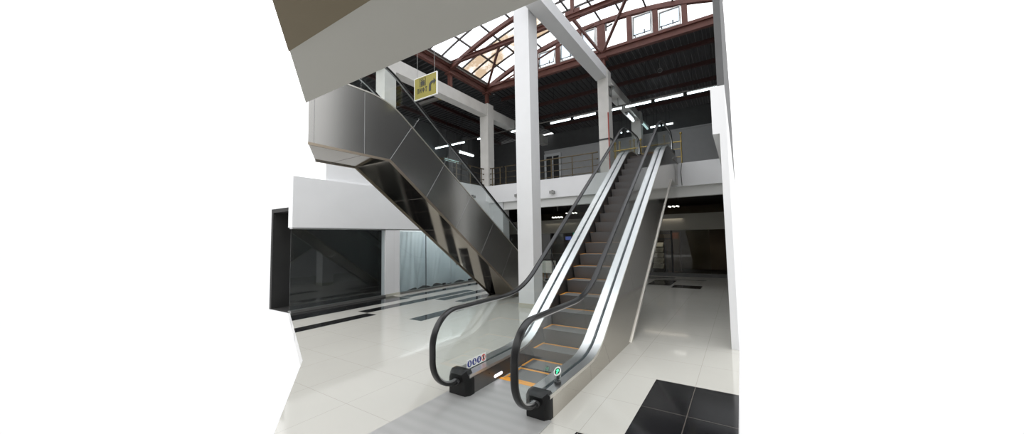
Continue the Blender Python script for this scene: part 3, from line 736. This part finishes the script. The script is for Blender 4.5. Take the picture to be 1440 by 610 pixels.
railing('brass railing with ball finial between the conduit column and the escalator top', (-3.86, 13.0, H), (-3.02, 13.0, H), (0.08, 0.30, 0.92), M['brass'], True, (0.80, 0.58, 0.34, 0.1), False)
railing('brass barrier with ball finials behind the escalator top', (-3.05, 13.75, H), (-1.60, 13.75, H), (0.02, 0.60, 0.98), M['brass'], True, (0.98, 0.72, 0.42, 0.14), False)
tag(obj('red_box', B(-3.05, -2.35, 14.6, 15.1, H, H + 0.95), M['red_dark'], bevel=0.04), 'dark red box standing behind the brass barrier', 'box')
tag(obj('hanging_cable', bars([((-1.52, 12.735, 4.19), (-1.56, 12.735, 3.9)), ((-1.56, 12.735, 3.9), (-1.54, 12.735, 3.45))], 0.012, 6), M['grey_metal']), 'loose cable hanging over the fascia at the right', 'cable')

# ------------------------------------------------------------------ yellow lift sign
SX0, SX1, SY, SZ0, SZ1 = -5.69, -5.02, 5.0, 4.745, 5.225
s = thing('lift_sign', 'yellow hanging lift sign with arrow and passenger pictogram', 'sign', ((SX0 + SX1) / 2, SY, SZ0))
obj('board', B(SX0 + 0.012, SX1 - 0.012, SY - 0.012, SY + 0.012, SZ0 + 0.012, SZ1 - 0.012), M['yel_sign'], s)
bm = B(SX0, SX1, SY - 0.016, SY + 0.016, SZ0, SZ0 + 0.014); box(bm, SX0, SX1, SY - 0.016, SY + 0.016, SZ1 - 0.014, SZ1)
box(bm, SX0, SX0 + 0.014, SY - 0.016, SY + 0.016, SZ0 + 0.014, SZ1 - 0.014); box(bm, SX1 - 0.014, SX1, SY - 0.016, SY + 0.016, SZ0 + 0.014, SZ1 - 0.014)
obj('frame', bm, M['sign_white'], s)
obj('hanging_wire', bars([((SX0 + 0.08, SY, SZ1), (SX0 + 0.08, SY, 10.0)), ((SX1 - 0.08, SY, SZ1), (SX1 - 0.08, SY, 10.0))], 0.004, 6), M['grey_metal'], s)
bm = bmesh.new()
def stroke(pl): prism([(SX0 + 0.082 + u, SZ0 + 0.13 + v) for u, v in pl], SY - 0.016, SY - 0.011, 1, bm)
lh, sw = 0.105, 0.0145
# EL
stroke([(0.0, 0.0), (sw * 0.9, 0.0), (0.026, lh - sw), (0.026, lh), (0.014, lh)]); stroke([(0.026, lh - sw), (0.058 - sw, lh - sw), (0.058 - sw, lh), (0.026, lh)]); stroke([(0.058 - sw, 0), (0.058, 0), (0.058, lh), (0.058 - sw, lh)])
# I
x = 0.080
stroke([(x, 0), (x + sw, 0), (x + sw, lh), (x, lh)]); stroke([(x + 0.055 - sw, 0), (x + 0.055, 0), (x + 0.055, lh), (x + 0.055 - sw, lh)])
stroke([(x + sw, 0.008), (x + 0.055 - sw, lh - 0.03), (x + 0.055 - sw, lh - 0.008), (x + sw, 0.03)])
# EF
x = 0.193
stroke([(x - sw / 2, 0), (x + sw / 2, 0), (x + sw / 2, lh), (x - sw / 2, lh)])
for k in range(20):
    p, q = 2 * PI * k / 20, 2 * PI * (k + 1) / 20
    stroke([(x + r0 * math.cos(t_), lh * 0.53 + r1 * math.sin(t_)) for r0, r1, t_ in ((0.038, 0.036, p), (0.038, 0.036, q), (0.025, 0.023, q), (0.025, 0.023, p))])
# TE
x = 0.247
stroke([(x, lh - sw), (x + 0.058, lh - sw), (x + 0.058, lh), (x, lh)]); stroke([(x + 0.029 - sw / 2, 0), (x + 0.029 + sw / 2, 0), (x + 0.029 + sw / 2, lh - sw), (x + 0.029 - sw / 2, lh - sw)])
obj('lettering', bm, M['ink'], s)
def sgn(poly): return [(SX0 + u, SZ0 + v) for u, v in poly]
# arrow: shaft rising then turning right
outer = fillet([(0.445, 0.11), (0.445, 0.315), (0.58, 0.315)], [0.10], 0.3); inner = fillet([(0.50, 0.11), (0.50, 0.265), (0.58, 0.265)], [0.05], 0.3)
poly = [tuple(p) for p in outer] + [(0.58, 0.36), (0.645, 0.29), (0.58, 0.22)] + [tuple(p) for p in reversed(inner)]
obj('arrow', prism(sgn(poly), SY - 0.017, SY - 0.011, 1), M['ink'], s)
bm = bmesh.new()
for a in ((0.165, 0.345, 0.43, 0.438), (0.165, 0.345, 0.265, 0.273), (0.165, 0.173, 0.273, 0.43), (0.337, 0.345, 0.273, 0.43)):
    box(bm, SX0 + a[0], SX0 + a[1], SY - 0.016, SY - 0.011, SZ0 + a[2], SZ0 + a[3])
for cx in (0.215, 0.262, 0.30):
    h = 0.0 if cx != 0.30 else -0.02
    prism(sgn([(cx - 0.017, 0.285), (cx + 0.017, 0.285), (cx + 0.02, 0.375 + h), (cx - 0.02, 0.375 + h)]), SY - 0.016, SY - 0.011, 1, bm)
    prism(sgn([(cx + 0.016 * math.cos(k * PI / 4), 0.398 + h + 0.016 * math.sin(k * PI / 4)) for k in range(8)]), SY - 0.016, SY - 0.011, 1, bm)
obj('pictogram', bm, M['ink'], s)

# ------------------------------------------------------------------ rising escalator
SL = 0.685; Y0 = 6.18
def inc(off, y): return off + SL * (y - Y0)
XL0, XL1, XR0, XR1 = -2.94, -2.66, -1.90, -1.64
E = thing('escalator', 'rising escalator with yellow-edged steps and glass balustrades', 'escalator', (-2.29, 3.1, 0))
TOPD = H + 0.22
dk = fillet([(3.14, 0.235), ((0.235 - 1.37) / SL + Y0, 0.235), ((TOPD - 1.37) / SL + Y0, TOPD), (12.25, TOPD)], [1.0, 1.6], 0.06)
nose = fillet([(3.0, 0.008), ((0.008 - 1.30) / SL + Y0, 0.0), ((H - 1.30) / SL + Y0, H), (13.0, H)], [1.0, 1.6], 0.05)
hl_flat, hl_off, hl_top = 0.99, 2.125, 5.17
hr = fillet([(3.06, 0.165), (2.70, 0.165), (2.70, hl_flat), ((hl_flat - hl_off) / SL + Y0, hl_flat), ((hl_top - hl_off) / SL + Y0, hl_top), (12.47, hl_top), (12.47, 4.48), (12.15, 4.48)],
            [0.33, 0.36, 1.5, 1.9, 0.36, 0.30], 0.07)
hr_up = [p for p in hr]
GXL, GXR = -2.80, -1.765
for gx, nm in ((GXL, 'left'), (GXR, 'right')):
    bm = sweep(hr, HANDRAIL, gx); h = obj('handrail', bm, M['rubber'], E, smooth=True)
    # thin steel guide under the belt
    inner = [p for p in hr]
    gpath = []
    for i, p in enumerate(hr):
        a = hr[max(i - 1, 0)]; b = hr[min(i + 1, len(hr) - 1)]; tt = (b - a).normalized(); gpath.append(p + Vector((tt.y, -tt.x)) * 0.024)
    obj('handrail_guide', sweep(gpath, [(-0.016, -0.008), (0.016, -0.008), (0.016, 0.008), (-0.016, 0.008)], gx), M['frame'], h)
# glass panels: between deck path and handrail path
def glass_panels(parent, gx, deck, rail, joints, slope_sign, m, th=0.006):
    """deck, rail monotone (y,z) paths; joints given as (y on deck, y on rail)"""
    for (d0, r0), (d1, r1) in zip(joints, joints[1:]):
        lo = cut_path(deck, d0 + 0.004, d1 - 0.004); up = cut_path(rail, r0 + 0.004, r1 - 0.004)
        poly = [tuple(p) for p in lo] + [tuple(p) for p in reversed(up)]
        obj('glass_panel', prism(poly, gx - th, gx + th, 0), m, parent, trim=False)
# rail centre path restricted to the monotone run (front crown to back crown)
crown0 = max(i for i, p in enumerate(hr) if p.x < 3.5 and abs(p.y - hl_flat) < 1e-3 and i < len(hr) // 2) if False else None
run = [p for p in hr if p.y > 0.94 and 2.9 < p.x < 12.2 and not (p.x > 12 and p.y < 5.0)]
run_in = [p - Vector((0, 0.02)) for p in run]
JT = [(3.30, 3.30), (4.55, 4.35)] + [(4.55 + 1.28 * k, 4.55 + 1.28 * k - 0.36) for k in range(1, 5)] + [(10.75, 10.6), (12.05, 12.05)]
for gx in (GXL, GXR):
    glass_panels(E, gx, dk, run_in, JT, 1, M['glass'])
    # newel discs of glass inside the handrail loops
    front = [p for i, p in enumerate(hr) if p.x < 3.30 and p.y < hl_flat + 0.01 and i < len(hr) // 2]
    cen = Vector((3.0, 0.58)); fr = [cen + (p - cen) * 0.955 for p in front if p.x < 3.05]
    poly = [tuple(p) for p in fr] + [(3.292, hl_flat - 0.02), (3.292, 0.235)]
    obj('glass_panel', prism(poly, gx - 0.006, gx + 0.006, 0), M['glass'], E)
    back = [p for i, p in enumerate(hr) if p.x > 12.08 and i > len(hr) // 2]
    cen = Vector((12.1, 4.83)); fr = [cen + (p - cen) * 0.955 for p in back]
    poly = [(12.058, TOPD), (12.058, hl_top - 0.02)] + [tuple(p) for p in fr]
    obj('glass_panel', prism(poly, gx - 0.006, gx + 0.006, 0), M['glass'], E)
# decks
dinc = dk
for a, b in ((XL0, GXL - 0.022), (GXL + 0.022, XL1), (XR0, GXR - 0.022), (GXR + 0.022, XR1)):
    obj('deck', ribbon(dk, a, b, 0, -0.035), M['deck'], E, smooth=False)
for gx in (GXL, GXR):
    obj('gasket', ribbon(dk, gx - 0.022, gx + 0.022, -0.012, -0.05), M['gasket'], E)
# inner skirts
skl = [p for p in dk]
for x0, x1 in ((XL1 - 0.015, XL1), (XR0, XR0 + 0.015)):
    up = cut_path(dk, 3.15, 12.2); lo = cut_path(nose, 3.15, 12.2)
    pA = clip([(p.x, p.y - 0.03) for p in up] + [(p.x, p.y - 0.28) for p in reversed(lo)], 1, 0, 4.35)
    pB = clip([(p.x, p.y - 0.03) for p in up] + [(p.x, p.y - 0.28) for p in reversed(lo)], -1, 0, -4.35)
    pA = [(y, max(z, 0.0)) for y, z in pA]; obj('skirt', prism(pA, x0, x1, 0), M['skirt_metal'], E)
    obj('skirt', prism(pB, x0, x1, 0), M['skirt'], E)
obj('deck_edge', ribbon(dk, XR1 - 0.004, XR1 + 0.006, 0.004, -0.03), M['trim'], E)
# outer cladding: polygon below the deck, above the truss edge
FOOT = 6.2; TS = 0.683
def cladding(x0, x1, m):
    top = cut_path(dk, 3.2, 12.6); poly = [(p.x, p.y - 0.03) for p in top]
    ye = 12.6; poly += [(ye, 3.45), (FOOT + 3.45 / TS, 3.45), (FOOT, 0.0), (3.2, 0.0)]
    cuts = [4.25, 5.0] + [5.0 + 1.5 * k for k in range(1, 6)]
    n = Vector((0.565, 0.825)); prev = None
    pieces = []
    rest = poly
    for i, yc in enumerate(cuts):
        if i == 0: a, b, c = 1.0, 0.0, yc
        else:
            base = Vector((yc, max(0, inc(1.37, yc) - 0.8))); dirv = Vector((1, SL)).normalized(); a, b = dirv.x, dirv.y; c = a * base.x + b * base.y
        left = clip(rest, a, b, c - 0.0012); rest = clip(rest, -a, -b, -(c + 0.0012))
        if len(left) > 2: pieces.append(left)
        if len(rest) < 3: break
    if len(rest) > 2: pieces.append(rest)
    for p in pieces: obj('side_panel', prism(p, x0, x1, 0), m, E)
cladding(XR1 - 0.014, XR1, M['side_steel']); cladding(XL0, XL0 + 0.014, M['side_steel'])
tr = [(FOOT, 0.0), (FOOT + 3.45 / TS, 3.45)]
poly = [(FOOT, 0), (FOOT + 3.45 / TS, 3.45), (FOOT + 3.45 / TS - 0.05, 3.45), (FOOT - 0.06, 0)]
poly = [(FOOT - 0.10, 0.0), (FOOT + 0.0, 0.0), (FOOT + 3.45 / TS, 3.45), (FOOT + 3.45 / TS - 0.10, 3.45)]
for x in (XR1, XL0 - 0.02): obj('edge_trim', prism(poly, x - 0.002, x + 0.022, 0), M['trim'], E)
poly = [(FOOT, 0.0), (FOOT + 3.45 / TS, 3.45), (12.6, 3.45), (12.6, 3.49), (FOOT + 3.45 / TS - 0.02, 3.49), (FOOT - 0.06, 0.0)]
obj('underside', prism(poly, XL0 + 0.014, XR1 - 0.014, 0), M['side_steel'], E)
# newel caps (black) at the lower end
def newel(x0, x1, y0, y1, z0, z1, inner):
    prof = [(x0, z0), (x1, z0), (x1, z1 - 0.10), (x1 - 0.05, z1), (x0 + 0.03, z1), (x0, z1 - 0.05)] if inner > 0 else [(x0, z0), (x1, z0), (x1, z1 - 0.03), (x1 - 0.02, z1), (x0 + 0.03, z1), (x0, z1 - 0.06)]
    bm = bmesh.new(); layers = [(y0, 0.035), (y0 + 0.05, 0.0), (y1, 0.0)]
    R = []
    for y, ins in layers:
        cx, cz = (x0 + x1) / 2, (z0 + z1) / 2
        R.append([bm.verts.new((u + (ins if u < cx else -ins), y, v + (0 if v < cz else -ins))) for u, v in prof])
    k = len(prof)
    for r, s_ in zip(R, R[1:]):
        for i in range(k): bm.faces.new((r[i], r[(i + 1) % k], s_[(i + 1) % k], s_[i]))
    bm.faces.new(R[0][::-1]); bm.faces.new(R[-1])
    return bm
for a, b, inn, gx in ((-2.955, -2.65, 1, GXL), (-1.91, -1.645, -1, GXR)):
    nc = obj('newel_cap', newel(a, b, 3.08, 3.21, 0.0, 0.275 if inn > 0 else 0.255, inn), M['plastic'], E, bevel=0.018, smooth=True)
    obj('handrail_inlet', prism([(gx + 0.055 * math.cos(k * PI / 6), 0.165 + 0.032 * math.sin(k * PI / 6)) for k in range(12)], 3.035, 3.075, 1), M['rod'], nc, smooth=True)
    obj('newel_cap', B(a + 0.02, b - 0.02, 12.12, 12.42, H, H + 0.36), M['plastic'], E, bevel=0.03, smooth=True)
obj('screw', bars([((-2.655, 3.50, 0.145), (-2.648, 3.50, 0.145))], 0.007, 8), M['rod'], E)
# landing plates
obj('landing_plate', prism([(-2.96, 1.2), (-1.62, 1.2), (-1.62, 3.12), (-1.92, 3.2), (-1.90, 3.70), (-2.66, 3.70), (-2.67, 3.2), (-2.96, 3.12)], 0.0, 0.012, 2), M['plate'], E)
obj('comb_plate', prism([(-2.655, 3.70), (-1.905, 3.70), (-1.905, 3.76), (-2.655, 3.76)], 0.0, 0.014, 2), M['yellow'], E)
obj('landing_plate', B(-2.96, -1.62, 11.7, 13.3, H - 0.02, H + 0.012), M['plate'], E)
# steps
P = [p for p in nose]
cum = [0.0]
for a, b in zip(P, P[1:]): cum.append(cum[-1] + (b - a).length)
def at(s_):
    for i in range(len(cum) - 1):
        if cum[i] <= s_ <= cum[i + 1]: return P[i].lerp(P[i + 1], (s_ - cum[i]) / (cum[i + 1] - cum[i]))
    return P[-1]
# find arc length where y = 5.48
s0 = next(cum[i] + (5.48 - P[i].x) / (P[i + 1].x - P[i].x) * (cum[i + 1] - cum[i]) for i in range(len(P) - 1) if P[i].x <= 5.48 <= P[i + 1].x)
PITCH = 0.379
pts = [at(s0 + PITCH * k) for k in range(-7, 20)]
pts = [p for p in pts if 3.42 < p.x < 11.9]
SXa, SXb = XL1 + 0.022, XR0 - 0.007
for i, p in enumerate(pts):
    q = pts[i + 1] if i + 1 < len(pts) else Vector((p.x + PITCH, p.y))
    prev = pts[i - 1] if i else Vector((p.x - 0.3, -0.02))
    y0 = max(p.x, 3.765); y1 = q.x + 0.004
    drop = max(p.y - prev.y, 0.0) + 0.02
    # tread with a gently curved riser
    poly = [(y1, p.y), (y0, p.y)]
    if drop > 0.03:
        for k in range(1, 7):
            f = k / 6; poly.append((y0 + 0.02 * math.sin(f * PI * 0.5) + 0.035 * f, p.y - drop * f))
    else: poly.append((y0, p.y - 0.05))
    poly.append((y1, poly[-1][1]))
    bm = prism(poly, SXa, SXb, 0)
    bmesh.ops.recalc_face_normals(bm, faces=bm.faces[:])
    for f in bm.faces:
        f.normal_update(); f.material_index = 0 if f.normal.z > 0.8 else 1
    st = obj('step', bm, [M['step'], M['riser']], E)
    bm = bmesh.new(); zt = p.y + 0.002
    box(bm, SXa + 0.002, SXa + 0.035, y0 + 0.012, y1 - 0.006, p.y - 0.006, zt); box(bm, SXb - 0.035, SXb - 0.002, y0 + 0.012, y1 - 0.006, p.y - 0.006, zt)
    yb = y1 - 0.045
    box(bm, SXa + 0.035, SXb - 0.035, yb, y1 - 0.006, p.y - 0.006, zt)
    obj('yellow_line', bm, M['yellow'], st)
# safety stickers on the left glass
sg = obj('safety_sign', B(GXL + 0.007, GXL + 0.011, 3.24, 3.61, 0.245, 0.345), M['sign_white'], E)
def disc(y, z, r, x0, x1, n=20): return prism([(y + r * math.cos(2 * PI * k / n), z + r * math.sin(2 * PI * k / n)) for k in range(n)], x0, x1, 0)
for k in range(4):
    y = 3.29 + 0.09 * k; x = GXL + 0.011
    if k < 3:
        dsc = obj('blue_disc', disc(y, 0.295, 0.040, x, x + 0.002), M['blue'], sg)
    else:
        bm = bmesh.new(); n = 20; ro, ri = 0.040, 0.030
        for i in range(n):
            a, b = 2 * PI * i / n, 2 * PI * (i + 1) / n
            prism([(y + ro * math.cos(a), 0.295 + ro * math.sin(a)), (y + ro * math.cos(b), 0.295 + ro * math.sin(b)), (y + ri * math.cos(b), 0.295 + ri * math.sin(b)), (y + ri * math.cos(a), 0.295 + ri * math.sin(a))], x, x + 0.002, 0, bm)
        prism([(y - 0.024, 0.322), (y - 0.018, 0.326), (y + 0.024, 0.268), (y + 0.018, 0.264)], x, x + 0.002, 0, bm)
        obj('red_ring', bm, M['red'], sg)
    bm = bmesh.new()
    prism([(y - 0.008, 0.27), (y + 0.008, 0.27), (y + 0.012, 0.305), (y - 0.012, 0.305)], x + 0.001, x + 0.003, 0, bm)
    prism([(y + 0.009 * math.cos(i * PI / 4), 0.316 + 0.009 * math.sin(i * PI / 4)) for i in range(8)], x + 0.001, x + 0.003, 0, bm)
    if k == 1: prism([(y + 0.012, 0.272), (y + 0.022, 0.272), (y + 0.022, 0.276), (y + 0.012, 0.30)], x + 0.001, x + 0.003, 0, bm)
    obj('figure', bm, M['sign_white'] if k < 3 else M['ink'], sg)
obj('comb_light', prism([(3.62, 0.048), (3.77, 0.048), (3.785, 0.062), (3.77, 0.082), (3.62, 0.082), (3.605, 0.066)], XL1 - 0.001, XL1 + 0.006, 0), M['led'], E)
# green direction indicator: clear tube with a slanted lit face
ix, iy, iz = -1.700, 3.44, 0.235
bm = bmesh.new(); n = 24; Rr = 0.036; A = []; C = []
for k in range(n):
    a = 2 * PI * k / n; x = ix + Rr * math.cos(a); y = iy + Rr * math.sin(a)
    A.append(bm.verts.new((x, y, iz))); C.append(bm.verts.new((x, y, iz + 0.125 + 0.9 * Rr * math.sin(a))))
for k in range(n): bm.faces.new((A[k], A[(k + 1) % n], C[(k + 1) % n], C[k]))
bm.faces.new(A[::-1])
dI = obj('direction_indicator', bm, M['clear'], E, smooth=True)
obj('stem', bars([((ix, iy, iz), (ix, iy, iz + 0.10))], 0.010), M['rod'], dI)
obj('base_ring', bars([((ix, iy, iz), (ix, iy, iz + 0.028))], 0.037, 20), M['rod'], dI)
up = Vector((0, 1, 0.9)).normalized(); rt = Vector((1, 0, 0)); nn = rt.cross(up)
c0 = Vector((ix, iy, iz + 0.127))
def on_face(poly, h0, h1):
    bm = bmesh.new()
    a = [bm.verts.new(c0 + rt * u + up * v + nn * h0) for u, v in poly]; b = [bm.verts.new(c0 + rt * u + up * v + nn * h1) for u, v in poly]
    k = len(poly); fs = [bm.faces.new(a[::-1]), bm.faces.new(b)]
    for i in range(k): bm.faces.new((a[i], a[(i + 1) % k], b[(i + 1) % k], b[i]))
    bm.normal_update(); bmesh.ops.triangulate(bm, faces=fs, ngon_method='EAR_CLIP'); return bm
E3 = 1.35
bm = bmesh.new()
o_ = [(0.038 * math.cos(2 * PI * k / 24), 0.038 * E3 * math.sin(2 * PI * k / 24)) for k in range(24)]
i_ = [(0.029 * math.cos(2 * PI * k / 24), 0.029 * E3 * math.sin(2 * PI * k / 24)) for k in range(24)]
va = [[bm.verts.new(c0 + rt * u + up * v + nn * h) for u, v in ring] for ring, h in ((o_, 0), (o_, 0.008), (i_, 0.008), (i_, 0))]
for r_, s_ in zip(va, va[1:] + va[:1]):
    for k in range(24): bm.faces.new((r_[k], r_[(k + 1) % 24], s_[(k + 1) % 24], s_[k]))
obj('rim', bm, M['sign_white'], dI, smooth=True)
obj('face', on_face([(u, v) for u, v in i_], -0.002, 0.001), M['black'], dI)
obj('arrow', on_face([(-0.007, -0.026), (0.007, -0.026), (0.007, 0.004), (0.0205, 0.004), (0.0, 0.031), (-0.0205, 0.004), (-0.007, 0.004)], 0.001, 0.004), M['green_led'], dI)

# ------------------------------------------------------------------ descending escalator on the left (seen from its side and underside)
F = thing('escalator', 'steel-clad descending escalator on the left with dark glass balustrade', 'escalator', (-6.3, 9.2, 0))
FX0, FX1 = -6.90, -5.77
TS2, BS2 = 0.672, 0.705
def ftop(y): return 3.14 - TS2 * (y - 6.57)
def fbot(y): return BS2 * (9.20 - y)
topc = fillet([(2.66, 4.60), (6.57 + (3.14 - 4.60) / TS2, 4.60), (6.57 + (3.14 - 0.24) / TS2, 0.24), (11.6, 0.24)], [1.55, 0.9], 0.06)
YB = 9.20 - 3.37 / BS2
botc = [Vector((2.66, 3.37)), Vector((YB, 3.37)), Vector((9.20, 0.0)), Vector((11.6, 0.0))]
side = [tuple(p) for p in topc] + [tuple(p) for p in reversed(botc)]
dirv = Vector((1, -0.69)).normalized()
jl = [(1.0, 0.0, 2.95), (1.0, 0.0, 3.87)]
for k in range(0, 7):
    yb = YB + 0.955 * k + (0.0 if k else 0.0); base = Vector((yb, fbot(yb))); jl.append((dirv.x, dirv.y, dirv.x * base.x + dirv.y * base.y))
rest = side; pcs = []
for a, b, c in jl:
    left = clip(rest, a, b, c - 0.005); rest = clip(rest, -a, -b, -(c + 0.005))
    if len(left) > 2: pcs.append(left)
pcs.append(rest)
CUT1 = [CUTS[0]]
for p in pcs:
    for x0, x1 in ((FX1 - 0.005, FX1), (FX0, FX0 + 0.012)):
        bm = prism(p, x0, x1, 0); trim_bm(bm, CUT1)
        if bm.verts: obj('side_panel', bm, M['hair'], F)
        else: bm.free()
bm = prism(side, FX1 - 0.022, FX1 - 0.006, 0); trim_bm(bm, CUT1); obj('joint_strip', bm, M['pier'], F)
def under(y0, y1, flat=False):
    z0, z1 = (3.37, 3.37) if flat else (fbot(y0), fbot(y1))
    bm = prism([(y0, z0 + 0.012), (y1, z1 + 0.012), (y1, z1 + 0.03), (y0, z0 + 0.03)], FX0 + 0.012, FX1 - 0.024, 0); trim_bm(bm, CUT1)
    if bm.verts: obj('soffit_panel', bm, M['mirror'], F)
    else: bm.free()
under(2.66, 3.86, True); under(3.87, YB, True)
for k in range(5):
    a = YB + 0.955 * k + 0.0015; b = min(YB + 0.955 * (k + 1) - 0.0015, 9.19); under(a, b)
# edge trims along the bottom corners
for x0, x1 in ((FX1 - 0.004, FX1 + 0.012), (FX0 - 0.012, FX0 + 0.004)):
    bm = prism([(2.66, 3.355), (YB - 0.01, 3.355), (9.16, 0.0), (9.22, 0.0), (9.22, 0.02), (YB + 0.02, 3.40), (2.66, 3.40)], x0, x1, 0); trim_bm(bm, CUT1)
    obj('edge_trim', bm, M['tan_trim'], F)
bm = ribbon(topc, FX1 - 0.02, FX1 + 0.012, 0.012, -0.012); trim_bm(bm, CUT1); obj('deck_edge', bm, M['trim'], F)
GF1, GF0 = FX1 - 0.13, FX0 + 0.13
for a, b in ((FX1 - 0.24, FX1 - 0.02), (FX0 + 0.02, FX0 + 0.24)):
    bm = ribbon(topc, a, b, 0.0, -0.035); trim_bm(bm, CUT1); obj('deck', bm, M['deck'], F)
bm = ribbon([p - Vector((0, 0.10)) for p in topc], FX0 + 0.24, FX1 - 0.24, 0.0, -0.05); trim_bm(bm, CUT1); obj('step_band', bm, M['riser'], F)
frail = fillet([(2.70, 5.43), (6.57 + (3.14 + 0.80 - 5.43) / TS2, 5.43), (6.57 + (3.94 - 1.0) / TS2, 1.0), (11.85, 1.0), (11.85, 0.17), (11.5, 0.17)], [1.7, 1.4, 0.36, 0.3], 0.06)
frun = [p for p in frail if p.x < 11.4 and p.y > 0.9]
for gx in (GF1, GF0):
    bm = sweep(frail, HANDRAIL, gx); trim_bm(bm, CUT1); h = obj('handrail', bm, M['rubber'], F, smooth=True)
    gp = []
    for i, p in enumerate(frail):
        a = frail[max(i - 1, 0)]; b = frail[min(i + 1, len(frail) - 1)]; tt = (b - a).normalized(); gp.append(p + Vector((tt.y, -tt.x)) * 0.026)
    bm = sweep(gp, [(-0.014, -0.009), (0.014, -0.009), (0.014, 0.009), (-0.014, 0.009)], gx); trim_bm(bm, CUT1); obj('handrail_guide', bm, M['frame'], h)
    FJ = [(2.70, 2.70), (3.87, 3.90)] + [(5.07 + 0.955 * k, 5.07 + 0.955 * k + 0.36) for k in range(6)] + [(11.2, 11.2)]
    for (d0, r0), (d1, r1) in zip(FJ, FJ[1:]):
        lo = cut_path(topc, d0 + 0.006, d1 - 0.006); upp = cut_path([p - Vector((0, 0.02)) for p in frun], r0 + 0.006, r1 - 0.006)
        bm = prism([tuple(p) for p in lo] + [tuple(p) for p in reversed(upp)], gx - 0.006, gx + 0.006, 0); trim_bm(bm, CUT1)
        if bm.verts: obj('glass_panel', bm, M['glass'], F)
        else: bm.free()
for x in (FX0 - 0.01, FX1 - 0.27): obj('newel_cap', B(x, x + 0.28, 11.42, 11.7, 0, 0.30), M['plastic'], F, bevel=0.02, smooth=True)

# ------------------------------------------------------------------ camera
cam = bpy.data.cameras.new('camera'); co = bpy.data.objects.new('camera', cam); COL.objects.link(co)
yaw, pit, roll = math.radians(33.107), math.radians(3.563), math.radians(-1.021)
f = Vector((-math.sin(yaw) * math.cos(pit), math.cos(yaw) * math.cos(pit), math.sin(pit))); r = Vector((math.cos(yaw), math.sin(yaw), 0)); u = r.cross(f)
r2 = r * math.cos(roll) + u * math.sin(roll); u2 = u * math.cos(roll) - r * math.sin(roll)
co.matrix_world = Matrix(((r2.x, u2.x, -f.x, 0), (r2.y, u2.y, -f.y, 0), (r2.z, u2.z, -f.z, 1.78), (0, 0, 0, 1)))
cam.sensor_fit = 'HORIZONTAL'; cam.sensor_width = 36; cam.lens = 490.8 / 1440 * 36; cam.clip_start = 0.05
scn.camera = co

# ------------------------------------------------------------------ overcast sky
w = bpy.data.worlds.new('overcast'); scn.world = w; w.use_nodes = True
nt = w.node_tree; N = nt.nodes; L = nt.links
tc = N.new('ShaderNodeTexCoord'); sp = N.new('ShaderNodeSeparateXYZ'); L.new(tc.outputs['Generated'], sp.inputs[0])
mr = N.new('ShaderNodeMapRange'); mr.inputs['From Min'].default_value = 0.0; mr.inputs['From Max'].default_value = 1.0
mr.inputs['To Min'].default_value = 1.02; mr.inputs['To Max'].default_value = 3.3
L.new(sp.outputs['Z'], mr.inputs['Value'])
bg = N['Background']; bg.inputs['Color'].default_value = (0.985, 0.99, 1.0, 1); L.new(mr.outputs[0], bg.inputs['Strength'])

vs = scn.view_settings
scn.display_settings.display_device = 'sRGB'
vs.view_transform = 'Standard'; vs.look = 'None'; vs.exposure = 0.0; vs.gamma = 1.0; vs.use_curve_mapping = False
scn.cycles.max_bounces = 10; scn.cycles.transparent_max_bounces = 24; scn.cycles.glossy_bounces = 6
scn.cycles.sample_clamp_indirect = 6.0; scn.cycles.use_denoising = True
